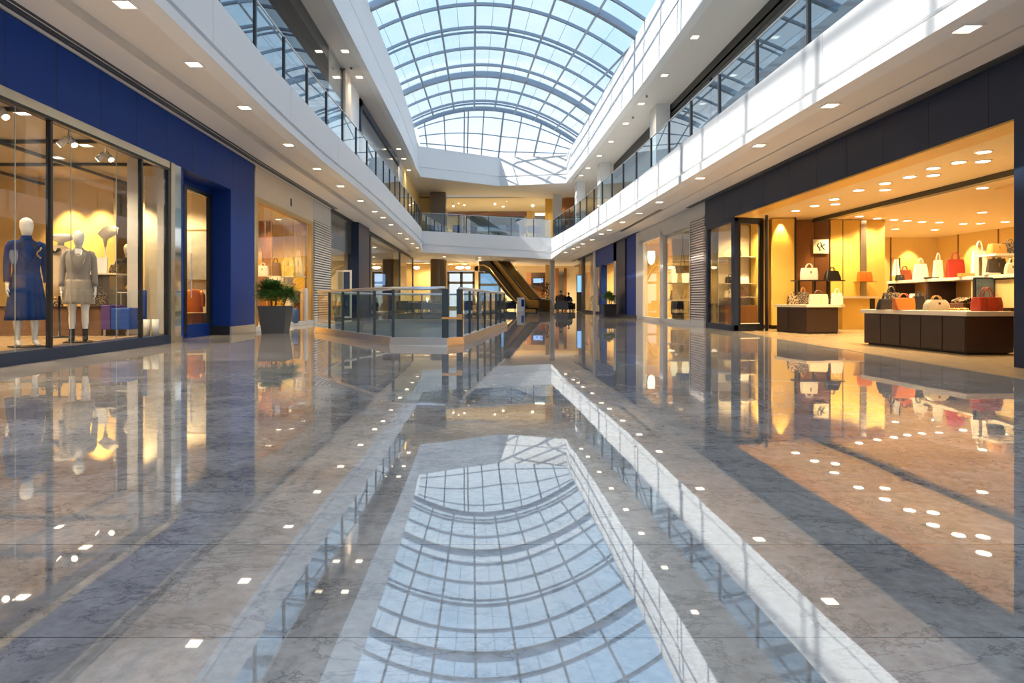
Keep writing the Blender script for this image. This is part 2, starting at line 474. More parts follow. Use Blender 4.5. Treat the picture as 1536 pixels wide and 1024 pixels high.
low_path = LL + RL[::-1]
up_path = LU + MU + RU[::-1]
trim(fascia(low_path), M_white)
trim(fascia(up_path), M_white)
# fine panel joints on the lower fascias
mbj = MB()
for side, path in (('L', LL), ('R', RL)):
    for Y in (5.4, 9.7, 14.0, 18.4, 23.0, 28.0, 33.5, 40.0):
        for a, b in zip(path, path[1:]):
            if a[0] <= Y < b[0]:
                k = (Y - a[0]) / (b[0] - a[0]); v = [a[i] + (b[i] - a[i]) * k for i in range(6)]
                x = v[1] + (-0.035 if side == 'L' else 0.035)
                mbj.box(x - 0.002, x + 0.002, Y - 0.003, Y + 0.003, v[4], v[5])
trim(mbj, mat('joint_grey', (0.45, 0.45, 0.45), 0.7))

# soffits under the lower galleries
def lerp_path(path, Y):
    if Y <= path[0][0]: return path[0]
    for a, b in zip(path, path[1:]):
        if a[0] <= Y <= b[0]:
            k = (Y - a[0]) / (b[0] - a[0]); return tuple(a[i] + (b[i] - a[i]) * k for i in range(len(a)))
    return path[-1]
mb = MB()
Ys = [-12, 2, 7.73, 12.27, 13.9, 16.4, 22.2, 26.3, 31.9, 36.5, 40.5, 43.2, 45.3, 47.0, 48.3]
for a, b in zip(Ys, Ys[1:]):
    def row(Y):
        e = lerp_path(LL, Y)[1]
        g0 = min(e - 0.72, -5.0); g1_ = g0 - 0.33
        if Y > 17: g0, g1_ = e - 0.80, e - 1.13
        return [(e - 0.2, 4.552), (g0, 4.552), (g0, 4.70), (g1_, 4.70), (g1_, 4.552), (XL(Y) - 0.35, 4.552), (-7.4, 4.552)]
    ra, rb = row(a), row(b)
    for i in range(len(ra) - 1):
        mb.quad((ra[i][0], a, ra[i][1]), (ra[i + 1][0], a, ra[i + 1][1]), (rb[i + 1][0], b, rb[i + 1][1]), (rb[i][0], b, rb[i][1]))
S(mb, 'ceiling_left', M_soffit)
mb = MB()
Yr = [-12, 6.47, 12.4, 16, 22.3, 28, 35.2, 40.5, 47.4]
for a, b in zip(Yr, Yr[1:]):
    def row(Y):
        e = lerp_path(RL, Y)[1]; g0 = e + 0.86 if Y < 20 else e + 0.95
        return [(e + 0.2, 3.952), (g0, 3.952), (g0, 4.0), (g0 + 0.05, 4.0), (g0 + 0.05, 3.952), (8.0, 3.952)]
    ra, rb = row(a), row(b)
    for i in range(len(ra) - 1):
        mb.quad((ra[i + 1][0], a, ra[i + 1][1]), (ra[i][0], a, ra[i][1]), (rb[i][0], b, rb[i][1]), (rb[i + 1][0], b, rb[i + 1][1]))
S(mb, 'ceiling_right', M_soffit)
# end soffit (left a little higher than right) and the ceiling of the hall beyond
mb = MB()
mb.quad((-7.4, 48.3, 4.55), (-4.9, 48.3, 4.55), (-4.9, 58, 4.50), (-7.4, 58, 4.50))
mb.quad((-4.9, 48.45, 4.55), (4.97, 47.55, 3.95), (4.97, 58, 4.05), (-4.9, 58, 4.50))
mb.quad((4.97, 47.3, 3.95), (9, 47.3, 3.95), (9, 58, 4.05), (4.97, 58, 4.05))
S(mb, 'ceiling_end', M_soffit)
S(B(-12, 14, 58, 73, 4.32, 4.42), 'ceiling_hall', M_tan)
trim(MB().quad((-7.4, 58, 4.5), (9, 58, 4.05), (9, 58, 4.45), (-7.4, 58, 4.6)), M_soffit)
# slabs between the storeys and roofs over the galleries
S(B(-13, -4.7, -12, 48, 5.0, 5.3), 'floor_gallery_left', M_stone)
S(B(5.5, 13, -12, 48, 4.5, 4.8), 'floor_gallery_right', M_stone)
S(B(-13, 14, 48.7, 72, 5.65, 5.75), 'floor_gallery_end', M_stone)
mb = MB()
mb.box(-13, -5.3, -12, 50, 13.0, 13.2)
S(mb, 'ceiling_roof_left', M_white)
S(B(6.8, 14, -12, 50, 11.9, 12.1), 'ceiling_roof_right', M_white)
S(B(-13, 14, 53.2, 72, 12.2, 12.4), 'ceiling_roof_end', M_white)
S(MB().box(-7.0, -5.2, -12, 50.3, 10.752, 10.8), 'ceiling_upper_left', M_soffit)
mb = MB().box(6.75, 9.2, -12, 48.9, 9.927, 9.98)
mb.quad((7.35, -12, 9.92), (7.38, -12, 9.92), (7.38, 34, 9.92), (7.35, 34, 9.92))
S(mb, 'ceiling_upper_right', M_soffit)
mb = MB()
mb.quad((-9, 50.3, 10.752), (-5.34, 50.3, 10.752), (-5.34, 58, 10.6), (-9, 58, 10.6))
mb.quad((-5.34, 50.3, 10.752), (1.21, 53.1, 10.492), (1.21, 58, 10.45), (-5.34, 58, 10.6))
mb.quad((1.21, 53.1, 10.492), (6.26, 48.7, 9.927), (6.26, 58, 10.2), (1.21, 58, 10.45))
mb.quad((6.26, 48.7, 9.927), (11, 48.7, 9.927), (11, 58, 10.2), (6.26, 58, 10.2))
S(mb, 'ceiling_upper_end', M_soffit)
# outer walls behind shops so that no stray daylight enters
S(B(-13.2, -13, -12, 73, -0.1, 13.1), 'wall_left', M_beige)
S(B(18, 18.2, -12, 73, -0.1, 12.0), 'wall_right', M_beige)

# slot diffuser beside the blue fascia, left
mb = MB()
for t in (0.0, 0.09, 0.16):
    for a, b in ((-2, 17), (17, 25.4)):
        wb(mb, 'L', a, b, -0.32 + t, -0.28 + t, 4.535, 4.556)
trim(mb, M_dkgrey)
mb = MB()
wb(mb, 'R', -2, 21, -0.16, -0.02, 3.93, 3.956)
trim(mb, M_dkgrey)
mb = MB()
wb(mb, 'R', 21.5, 28.2, -0.95, -0.82, 3.935, 3.956)
wb(mb, 'R', 28.4, 50, -0.10, 0.0, 3.935, 3.956)
wb(mb, 'L', 25.5, 54, -0.12, -0.02, 4.53, 4.556)
trim(mb, M_dkgrey)

# ------------------------------------------------------------------ skylight
sky = thing('glazed_roof', (0.8, 30, 13.5), 'barrel vaulted glass skylight with blue grey steel ribs over the atrium', 'skylight')
def arc_pt(Y, X):
    """vault height above the springings"""
    t = (X + 5.04) / 11.64
    zl, zr = 13.75, 12.49
    return zl + (zr - zl) * t + 1.72 * 4 * t * (1 - t)
def rib(mb, Y, hgt, wid, drop=0.0):
    n = 28; rs = []
    for i in range(n + 1):
        X = -5.3 + 12.1 * i / n
        z = arc_pt(Y, X) - drop
        rs.append([Vector((X, Y - wid / 2, z)), Vector((X, Y + wid / 2, z)), Vector((X, Y + wid / 2, z + hgt)), Vector((X, Y - wid / 2, z + hgt))])
    mb.rings(rs)
mains = [-6.8, 4.7, 16.2, 27.7, 39.2]
for Y in mains:
    m_ = MB(); rib(m_, Y, 0.34, 0.26, 0.1)
    m_.build('main_rib', M_skyframe, sky)
secs = []
for a in mains[:-1]:
    for k, d in enumerate((2.2, 4.75, 7.4, 9.9)):
        secs.append((a + d, k == 1))
secs += [(41.8, False), (44.4, True)]
for Y, dbl in secs:
    m_ = MB(); rib(m_, Y, 0.14, 0.12)
    if dbl: rib(m_, Y + 0.42, 0.10, 0.08, 0.05)
    m_.build('rib', M_skyframe, sky)
m_ = MB(); rib(m_, 46.3, 0.22, 0.14, 0.05); rib(m_, 45.9, 0.12, 0.08, -0.02)
m_.build('end_rib', M_skyframe, sky)
def purX(i, Y): return -0.67 + 0.02 * (39.2 - Y) + (i - 2) * (1.6 + 0.017 * (39.2 - Y))
for i in range(-0, 7):
    pts = [(purX(i, Y), Y, arc_pt(Y, purX(i, Y)) - 0.01) for Y in (-8, 4.7, 16.2, 27.7, 39.2, 46.3) if -5.1 < purX(i, Y) < 6.75]
    m_ = MB(); m_.tube(pts, 0.062, 6); m_.build('purlin', M_skyframe, sky)
# fine cross bars in the glass
m_ = MB()
for i in range(-1, 7):
    pts = [((purX(i, Y) + purX(i + 1, Y)) / 2, Y) for Y in (-8, 4.7, 16.2, 27.7, 39.2, 46.3)]
    pts = [(x, Y, arc_pt(Y, x) + 0.1) for x, Y in pts if -5.0 < x < 6.6]
    if len(pts) > 1: m_.tube(pts, 0.012, 4)
m_.build('glazing_joint', M_skyframe, sky)
mb = MB(); n = 24
for i in range(n):
    xa, xb = -5.3 + 12.1 * i / n, -5.3 + 12.1 * (i + 1) / n
    mb.quad((xa, -8, arc_pt(0, xa) + 0.1), (xb, -8, arc_pt(0, xb) + 0.1), (xb, 46.3, arc_pt(0, xb) + 0.1), (xa, 46.3, arc_pt(0, xa) + 0.1))
gl = mb.build('vault_glazing', M_roof_glass, sky, smooth=True)
# hipped glass end: from the end rib down to the top of the end band
def base_pt(t):
    """point on top of the end band, t from 0 (left) to 1 (right)"""
    a, m, b = Vector((-5.2, 50.3, 13.2)), Vector((1.21, 53.15, 12.89)), Vector((6.4, 48.8, 12.08))
    return a.lerp(m, t / 0.56) if t < 0.56 else m.lerp(b, (t - 0.56) / 0.44)
def top_pt(t):
    X = -5.04 + 11.64 * t
    return Vector((X, 46.3, arc_pt(0, X)))
mb = MB(); N_ = 24
for i in range(N_):
    t0, t1 = i / N_, (i + 1) / N_
    mb.quad(top_pt(t0), top_pt(t1), base_pt(t1), base_pt(t0))
mb.build('end_glazing', M_roof_glass, sky)
for t in (0.045, 0.17, 0.30, 0.325, 0.425, 0.55, 0.665, 0.79, 0.91):
    m_ = MB(); th = 0.075 if t in (0.55, 0.79) else 0.05
    m_.tube([top_pt(t), top_pt(t).lerp(base_pt(t), 0.5), base_pt(t)], th, 6); m_.build('end_mullion', M_skyframe, sky)
for k in (0.14, 0.5, 0.85):
    m_ = MB(); m_.tube([top_pt(i / 20).lerp(base_pt(i / 20), k) for i in range(21)], 0.045, 6); m_.build('end_transom', M_skyframe, sky)

# ------------------------------------------------------------------ gallery balustrades
def walk(path, step, zi0=5, zi1=6):
    """equally spaced stations along a path: returns (x, y, z base, z rail)"""
    pts = []
    off = offset_path(path, -0.16)
    acc = 0.0; nxt = 0.0
    for i in range(len(path) - 1):
        a, b = off[i], off[i + 1]; L = (b - a).length
        while nxt <= acc + L:
            k = (nxt - acc) / L
            p = a.lerp(b, k)
            pts.append((p.x, p.y, path[i][zi0] + (path[i + 1][zi0] - path[i][zi0]) * k, path[i][zi1] + (path[i + 1][zi1] - path[i][zi1]) * k))
            nxt += step
        acc += L
    p = off[-1]; pts.append((p.x, p.y, path[-1][zi0], path[-1][zi1]))
    return pts
def balustrade(path, step, label, post_m=M_dkgrey):
    pts = walk(path, step)
    c = pts[len(pts) // 2]
    root = thing('glass_balustrade', (c[0], c[1], c[2]), label, 'balustrade')
    for a, b in zip(pts, pts[1:]):
        d = Vector((b[0] - a[0], b[1] - a[1])); L = d.length
        if L < 0.05: continue
        d /= L
        g = 0.012
        m_ = MB().quad((a[0] + d.x * g, a[1] + d.y * g, a[2]), (b[0] - d.x * g, b[1] - d.y * g, b[2]), (b[0] - d.x * g, b[1] - d.y * g, b[3]), (a[0] + d.x * g, a[1] + d.y * g, a[3]))
        m_.build('glass_pane', M_balc_glass, root)
    for a in pts[1:-1]:
        MB().box(a[0] - 0.03, a[0] + 0.03, a[1] - 0.03, a[1] + 0.03, a[2], a[3]).build('post', post_m, root)
    m_ = MB(); m_.tube([(a[0], a[1], a[3]) for a in pts], 0.022, 6); m_.build('handrail', M_steel, root, smooth=True)
    return root
balustrade([p for p in LL if p[0] < 0] + LL[1:], 1.85, 'long glass balustrade on the left upper gallery reflecting the skylight')
balustrade(RL[::-1], 1.95, 'long glass balustrade on the right upper gallery above the sunlit fascia')
balustrade([LL[-1], RL[-1]], 1.72, 'glass balustrade across the far end of the upper gallery')

# ------------------------------------------------------------------ downlights in the soffits
def downlight_proto():
    r = thing('recessed_downlight')
    MB().box(-0.13, 0.13, -0.13, 0.13, -0.012, 0.004)
    m_ = MB()
    m_.box(-0.13, 0.13, -0.13, -0.10, -0.012, 0.004); m_.box(-0.13, 0.13, 0.10, 0.13, -0.012, 0.004)
    m_.box(-0.13, -0.10, -0.10, 0.10, -0.012, 0.004); m_.box(0.10, 0.13, -0.10, 0.10, -0.012, 0.004)
    m_.build('frame', M_trimw, r)
    B(-0.10, 0.10, -0.10, 0.10, -0.004, 0.004).build('diffuser', M_lamp, r)
    return r
DL = downlight_proto(); DLused = [False]
def downlight(x, y, z, label, group, power=22, lamp=True, sc=1.0):
    o = DL if not DLused[0] else copy_tree(DL)
    DLused[0] = True
    place(o, (x, y, z), 0, (sc, sc, 1)); tag(o, label, 'ceiling light', group)
    if lamp: spot((x, y, z - 0.03), power, WARM, R(125), 0.9, 0.08)
    return o
pl = [(187, 6), (291, 96), (367, 161), (433, 217), (475.7, 253), (511, 279), (541, 301), (562, 317), (574.5, 326), (586.6, 337), (600, 349.7), (610.4, 358), (618.6, 365), (626, 371.5)]
for i, (px, py) in enumerate(pl):
    Y = 3.7 * F / (450 - py)
    downlight(xat(px, Y), Y, 4.55, 'small square recessed downlight in the row under the left upper gallery', 'downlights under the left gallery', 42, lamp=i < 11)
for Y in (-4.4, -1.4, 1.6, 4.7):
    spot((-4.65, Y, 4.5), 42, WARM, R(125))
pr = [(1450, 43), (1245, 158), (1138.5, 218), (1050, 267), (989, 303), (959, 319.5), (934, 333), (914, 344.6), (902, 350.7), (888.4, 359.3), (874, 365.5), (867, 370.3), (860, 373), (848.3, 378.4)]
for i, (px, py) in enumerate(pr):
    Y = 3.1 * F / (450 - py)
    downlight(xat(px, Y), Y, 3.95, 'small square recessed downlight in the row under the right upper gallery', 'downlights under the right gallery', 32, lamp=i < 9)
for Y in (-4.4, -1.4, 1.6, 4.4):
    spot((5.6, Y, 3.9), 32, WARM, R(125))
for i, (px, py) in enumerate([(517.6, 76.7), (539, 115.5), (598, 223.5), (605.7, 238), (613, 255)]):
    Y = 9.9 * F / (450 - py)
    downlight(xat(px, Y), Y, 10.75, 'square recessed downlight in the top soffit above the left gallery', 'downlights above the left gallery', 40, sc=1.35)
for i, (px, py) in enumerate([(1042.7, 55.7), (997, 112.8), (962, 155.3), (938.7, 185), (916.7, 212), (899, 233.5), (882, 252), (872, 263)]):
    Y = 9.075 * F / (450 - py)
    downlight(xat(px, Y), Y, 9.925, 'square recessed downlight in the top soffit above the right gallery', 'downlights above the right gallery', 40, sc=1.3)
for (x, y) in ((-0.46, 50.6), (-0.5, 54.2), (3.2, 51), (-3.4, 52)):
    z = 4.55 - (x + 4.9) / 9.87 * (0.6 if y < 50 else 0.5)
    downlight(x, y, z - 0.03, 'tiny recessed downlight in the soffit below the far end band', 'downlights below the far band', 18)

# ================================================================== LEFT SIDE
# blue shop: fascia panels, brass header, plinth
mb = MB(); wb(mb, 'L', -8, 17.02, -0.02, 0.50, 3.57, 4.53)
WALL[0] += 1
S(mb, 'wall_blue_fascia', M_blue)
mb = MB()
for Y in (6.1, 7.0, 8.0, 9.0, 10.05, 11.1, 12.2, 13.3, 14.4, 15.5, 16.4):
    wb(mb, 'L', Y - 0.006, Y + 0.006, -0.023, -0.015, 3.57, 4.53)
trim(mb, M_navy)
trim(WBX('L', -8, 12.3, -0.03, 0.10, 3.44, 3.57), M_champ)
trim(WBX('L', -8, 12.28, -0.015, 0.06, 3.40, 3.44), M_black)
trim(WBX('L', -8, 12.4, -0.02, 0.30, 0.0, 0.17), M_navy)
trim(WBX('L', 12.28, 12.36, -0.01, 0.08, 0.17, 3.40), M_black)
trim(WBX('L', 12.36, 12.52, -0.03, 0.10, 0.0, 3.57), M_champ)
trim(WBX('L', 12.52, 12.84, -0.01, 0.02, 0.12, 3.57), mat('mirror_jamb', (0.55, 0.60, 0.62), 0.06, metal=0.9, var=0.05))
trim(WBX('L', 12.50, 12.86, -0.02, 0.12, 0.0, 0.12), M_champ)
trim(WBX('L', 12.84, 12.90, -0.02, 0.46, 0.0, 3.57), M_blue)
trim(WBX('L', 12.78, 12.84, 0.03, 0.46, 0.0, 3.57), M_stone)
# shop window: panes with dark and clear joints
win = thing('window_1', (XL(9), 9, 0.17)); tag(win, kind='structure')
js = [-3.0, 1.0, 4.3, 6.2] + [YL(p) for p in (24.5, 77.7, 108, 176, 213.6, 250)]
js = [j for j in js if j < 12.3] + [12.28]
for a, b in zip(js, js[1:]):
    x0, x1 = XL(a + 0.005) - 0.02, XL(b - 0.005) - 0.02
    MB().quad((x0, a + 0.005, 0.17), (x1, b - 0.005, 0.17), (x1, b - 0.005, 3.41), (x0, a + 0.005, 3.41)).build('pane', M_glass, win)
for p in (77.7, 213.6):
    Y = YL(p)
    WBX('L', Y - 0.025, Y + 0.025, 0.0, 0.07, 0.17, 3.41).build('mullion', M_black, win)
for p in (24.5, 108, 176):
    Y = YL(p)
    WBX('L', Y - 0.004, Y + 0.004, 0.012, 0.022, 0.17, 3.41).build('joint', mat('joint_sealant', (0.30, 0.33, 0.30), 0.3), win)
# door recess with deep blue returns
YA, YB = 12.90, 15.40
S(WBX('L', 15.40, 17.02, -0.02, 0.47, 0.20, 3.58), 'wall_blue_pier', M_blue)
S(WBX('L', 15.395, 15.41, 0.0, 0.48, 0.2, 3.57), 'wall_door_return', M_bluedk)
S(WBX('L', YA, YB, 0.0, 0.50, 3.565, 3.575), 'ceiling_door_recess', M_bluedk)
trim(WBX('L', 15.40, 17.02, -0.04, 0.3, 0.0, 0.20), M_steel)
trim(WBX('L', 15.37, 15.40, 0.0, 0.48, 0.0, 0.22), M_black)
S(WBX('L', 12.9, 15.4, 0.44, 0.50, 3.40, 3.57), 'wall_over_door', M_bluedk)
def Xrec(Y): return XL(Y) - 0.46
door = thing('door_1', (Xrec(14.4), 14.4, 0)); tag(door, kind='structure')
y0, y1 = 13.55, 15.36
for a, b, z0, z1 in ((13.2, 13.55, 0, 3.42), (13.88, 14.02, 0.1, 3.42), (15.20, 15.36, 0, 3.42), (14.02, 15.2, 3.33, 3.42), (14.02, 15.2, 0.0, 0.30)):
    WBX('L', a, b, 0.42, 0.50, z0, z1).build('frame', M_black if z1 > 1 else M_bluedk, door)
MB().quad((Xrec(14.02), 14.02, 0.3), (Xrec(15.2), 15.2, 0.3), (Xrec(15.2), 15.2, 3.33), (Xrec(14.02), 14.02, 3.33)).build('pane', M_glass, door)
m_ = MB(); m_.tube([(Xrec(14.1) + 0.09, 14.12, 0.9), (Xrec(14.1) + 0.09, 14.12, 1.9)], 0.015, 8)
m_.build('pull_handle', M_steel, door)
WBX('L', 13.55, 13.88, 0.45, 0.48, 0.0, 3.42).build('side_pane', M_glass, door)

# interior of the blue shop
S(B(-12.2, -6.5, -8, 13.0, 0.10, 0.17), 'floor_blue_shop', M_wood)
S(B(-12.2, -6.9, 13.0, 17, -0.02, 0.05), 'floor_blue_shop_entry', M_wood)
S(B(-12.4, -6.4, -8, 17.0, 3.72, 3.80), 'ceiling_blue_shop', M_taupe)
S(B(-12.3, -12.1, -8, 17.1, 0, 3.8), 'wall_back_blue_shop', M_beige)
S(B(-12.3, -6.75, 16.95, 17.05, 0, 4.5), 'wall_party_blue_shop', M_beige)
S(B(-12.2, -8.9, 15.0, 15.1, 0, 3.8), 'wall_partition_blue_shop', M_butter)
S(B(-7.26, -7.0, 12.70, 12.80, 0.1, 3.8), 'wall_pale_pier', M_stone)
S(B(-7.85, -7.2, 14.45, 14.55, 0.1, 3.8), 'wall_grey_screen', M_stone)
mb = MB()
for Y in (7.4, 9.3, 11.2, 13.1): mb.box(-12, -6.5, Y, Y + 0.08, 3.66, 3.72)
for X in (-10.6, -8.6): mb.box(X, X + 0.06, -6, 15, 3.60, 3.66)
trim(mb, M_dkgrey)
# curtain far left
m_ = MB(); rs = []
for z in (0.2, 3.2):
    rs.append([Vector((-11.0 + 0.06 * math.sin(k * 1.3), 9.4 + 0.12 * k, z)) for k in range(14)])
m_.rings(rs, cap=False, closed=False)
tag(m_.build('curtain', mat('olive_curtain', (0.16, 0.13, 0.05), 0.8, var=0.3), smooth=True), 'olive green curtain hanging at the back of the blue shop window display', 'curtain')
for (x, y) in ((-7.2, 7.2), (-8.4, 9.0), (-7.1, 9.6), (-9.6, 10.4), (-7.4, 11.6), (-8.6, 12.6), (-10.6, 12.0), (-7.2, 5.0)):
    o = copy_tree(DL); place(o, (x, y, 3.72), 0, (0.9, 0.9, 1)); tag(o, 'recessed downlight in the taupe ceiling of the blue shop', 'ceiling light', 'downlights in the blue shop')
    spot((x, y, 3.68), 85, (1.0, 0.78, 0.50), R(125))
for (x, y) in ((-9.2, 14.5), (-9.9, 14.5), (-7.9, 13.9)):
    spot((x, y, 3.3), 70, (1.0, 0.68, 0.28), R(80), aim=(0, 0.35, -1))
spot((-8.2, 16.0, 3.5), 120, AMBER, R(150))
# track heads in window
for i, (px, py, Y) in enumerate(((30, 174, 9.2), (130, 216, 10.4), (183, 238, 11.6))):
    p = P(px, py, Y); p.x -= 0.3
    t_ = thing('track_spotlight', (p.x, p.y, 3.60), 'white twin track spotlight on the shop ceiling rail, %s' % ('nearest the window front', 'above the grey suited mannequin', 'above the black clad mannequin')[i], 'spotlight')
    m_ = MB(); m_.tube([(p.x, p.y, 3.72), (p.x, p.y, p.z + 0.08)], 0.012, 6); m_.build('stem', M_steel, t_)
    for s in (-1, 1):
        m_ = MB(); m_.tube([(p.x + 0.02 * s, p.y, p.z + 0.1), (p.x + 0.13 * s, p.y - 0.05, p.z - 0.03)], [0.045, 0.06], 12); m_.build('lamp_head', M_trimw, t_, smooth=True)
        m_ = MB(); m_.tube([(p.x + 0.131 * s, p.y - 0.051, p.z - 0.031), (p.x + 0.133 * s, p.y - 0.052, p.z - 0.033)], 0.05, 12); m_.build('bulb', M_lamp, t_)

# ------------------------------------------------------------------ mannequins (local frame: stands at 0, faces -Y)
def hand(mb, p, side, s=1.0, down=Vector((0, 0, -1))):
    x, y, z = p
    mb.loft([(x, y, z - 0.085, 0.013, 0.026), (x, y, z - 0.05, 0.017, 0.040), (x, y, z, 0.017, 0.030), (x, y, z + 0.04, 0.021, 0.022)], 10)
    for k, (dy, L) in enumerate(((-0.030, 0.062), (-0.010, 0.072), (0.010, 0.068), (0.029, 0.052))):
        mb.tube([(x, y + dy, z - 0.075), (x - side * 0.004, y + dy, z - 0.075 - L * 0.5), (x - side * 0.018, y + dy, z - 0.078 - L)], [0.0095, 0.0088, 0.006], 6)
    mb.tube([(x, y - 0.028, z - 0.02), (x - side * 0.012, y - 0.052, z - 0.055), (x - side * 0.016, y - 0.054, z - 0.085)], [0.010, 0.009, 0.006], 6)
M_lapel = mat('dark_navy_satin', (0.004, 0.012, 0.05), 0.5)
def mannequin(H, label, coat_m, skirt_m, hem, style, group=None, feet='pale', stand=True):
    root = thing('mannequin', (0, 0, 0), label, 'mannequin', group)
    k = H / 1.80
    mb = MB()
    def L_(secs): return [(a * k, b * k, c * k, d * k, e * k) for a, b, c, d, e in secs]
    # head: smooth faceless egg with a slight chin, neck and upper chest in one surface
    mb.loft(L_([(0, 0.0, 1.30, 0.15, 0.095), (0, 0, 1.42, 0.16, 0.09), (0, 0.005, 1.475, 0.10, 0.065), (0, 0.01, 1.50, 0.058, 0.055), (0, 0.005, 1.545, 0.050, 0.052), (0, -0.01, 1.565, 0.054, 0.066),
               (0, -0.018, 1.59, 0.066, 0.084), (0, -0.012, 1.64, 0.078, 0.098), (0, -0.004, 1.70, 0.083, 0.104), (0, 0.0, 1.75, 0.076, 0.094), (0, 0, 1.785, 0.048, 0.060), (0, 0, 1.80, 0.012, 0.015)]), 20)
    # legs with knee and ankle
    for s in (-1, 1):
        st = 0.035 * s
        mb.tube([Vector(p) * k for p in ((0.085 * s, 0, 0.86), (0.09 * s, 0.0, 0.62), (0.09 * s, 0.005 - st, 0.46), (0.092 * s, 0.02 - st, 0.34), (0.092 * s, 0.012 - st, 0.20), (0.092 * s, 0.01 - st, 0.10), (0.092 * s, 0.0 - st, 0.075))],
                [q * k for q in (0.082, 0.070, 0.050, 0.053, 0.038, 0.029, 0.030)], 12)
        mb.tube([Vector(p) * k for p in ((0.092 * s, 0.035 - st, 0.055), (0.094 * s, -0.03 - st, 0.055), (0.10 * s, -0.10 - st, 0.032), (0.104 * s, -0.165 - st, 0.018))], [q * k for q in (0.030, 0.036, 0.030, 0.014)], 10)
    # arms end in hands
    for s in (-1, 1):
        mb.tube([Vector(p) * k for p in ((0.218 * s, 0.0, 1.08), (0.226 * s, -0.02, 0.98), (0.230 * s, -0.05, 0.86))], [q * k for q in (0.034, 0.027, 0.021)], 10)
        hand(mb, (0.232 * s * k, -0.052 * k, 0.83 * k), s)
    mb.build('body', M_mann, root, smooth=True)
    # coat / jacket body
    waist = 1.06
    top = [(0, 0, waist - 0.16, 0.185, 0.125), (0, 0, waist - 0.08, 0.172, 0.12), (0, 0, waist, 0.158, 0.112), (0, 0, waist + 0.07, 0.162, 0.112), (0, -0.01, waist + 0.18, 0.180, 0.128), (0, 0, waist + 0.28, 0.188, 0.120), (0, 0.0, waist + 0.35, 0.190, 0.10), (0, 0.005, waist + 0.395, 0.155, 0.085), (0, 0.01, waist + 0.43, 0.078, 0.072), (0, 0.01, waist + 0.455, 0.064, 0.066)]
    cm = MB(); cm.loft(L_(top), 28)
    j = cm.build('jacket', coat_m, root, smooth=True)
    for s in (-1, 1):
        sm = MB(); sm.tube([Vector(p) * k for p in ((0.13 * s, 0, 1.445), (0.172 * s, 0.0, 1.425), (0.200 * s, 0.005, 1.35), (0.212 * s, 0.012, 1.20), (0.222 * s, 0.0, 1.08), (0.228 * s, -0.03, 0.96), (0.230 * s, -0.045, 0.89))],
                            [q * k for q in (0.040, 0.054, 0.054, 0.050, 0.046, 0.042, 0.040)], 14)
        sm.build('sleeve', coat_m, root, smooth=True)
        # lapel
        lm = MB()
        a = [Vector(p) * k for p in ((0.055 * s, -0.075, 1.50), (0.115 * s, -0.105, 1.42), (0.075 * s, -0.143, 1.26), (0.012 * s, -0.122, 1.10), (0.03 * s, -0.11, 1.33))]
        lm.add(a + [p + Vector((0, 0.012, 0)) for p in a], [(0, 1, 2, 3, 4), (9, 8, 7, 6, 5), (0, 5, 6, 1), (1, 6, 7, 2), (2, 7, 8, 3), (3, 8, 9, 4), (4, 9, 5, 0)])
        lm.build('lapel', M_lapel if style == 'navy' else coat_m, j)
    if style == 'navy':
        m_ = MB(); m_.loft(L_([(0, 0, 1.47, 0.072, 0.07), (0, 0.0, 1.51, 0.064, 0.064), (0, 0.005, 1.545, 0.062, 0.062)]), 18); m_.build('collar', coat_m, root, smooth=True)
        m_ = MB(); m_.loft(L_([(0, 0, waist - 0.03, 0.158, 0.113), (0, 0, waist + 0.02, 0.156, 0.112)]), 24); m_.build('belt', M_blackcloth, root, smooth=True)
        m_ = MB()
        for i in range(7):
            a = i * 0.9
            m_.ball((k * (0.12 + 0.025 * math.cos(a)), -0.118 * k, k * (1.37 - 0.022 * i)), 0.013)
        m_.build('brooch', L_gold, root, smooth=True)
    if style == 'grey':
        m_ = MB()
        m_.add([Vector(p) * k for p in ((-0.05, -0.082, 1.50), (0.05, -0.082, 1.50), (0.0, -0.135, 1.20))], [(0, 2, 1)])
        m_.build('neckline', M_mann, root)
        m_ = MB(); m_.tube([Vector((0.05 * math.cos(a), -0.085 - 0.045 * math.sin(a), 1.47 - 0.10 * math.sin(a))) * k for a in [PI * i / 12 for i in range(13)]], 0.004, 6); m_.build('necklace', M_steel, root)
    # pleated skirt
    n = 72
    top_z = waist - 0.05
    sk = MB()
    secs = []
    for i in range(9):
        t = i / 8
        z = top_z + (hem - top_z) * t
        secs.append((0, 0, z, 0.165 + (0.075 if hem < 0.5 else 0.055) * t ** 0.7, 0.115 + (0.08 if hem < 0.5 else 0.055) * t ** 0.7))
    def pl_(q, i): return 1 + (0.06 * q / 8) * (1 if i % 4 < 2 else -1) + 0.012 * math.sin(i * 0.6) * q / 8
    sk.loft(L_(secs), n, mod=pl_)
    sk.build('skirt', skirt_m, root, smooth=True)
    if feet == 'boots':
        for s in (-1, 1):
            st = 0.035 * s
            b_ = MB(); b_.tube([Vector(p) * k for p in ((0.092 * s, 0.01 - st, 0.20), (0.092 * s, 0.008 - st, 0.10), (0.092 * s, 0.015 - st, 0.05), (0.092 * s, 0.02 - st, 0.004))], [q * k for q in (0.043, 0.038, 0.040, 0.03)], 12)
            b_.tube([Vector(p) * k for p in ((0.092 * s, 0.035 - st, 0.045), (0.095 * s, -0.03 - st, 0.052), (0.10 * s, -0.11 - st, 0.035), (0.104 * s, -0.18 - st, 0.022))], [q * k for q in (0.036, 0.043, 0.036, 0.02)], 10)
            b_.build('boot', M_blackcloth, root, smooth=True)
    if stand:
        B(-0.20, 0.20, -0.27, 0.16, -0.012, 0.0).build('stand_plate', M_black, root, bevel=0.004)
    return root
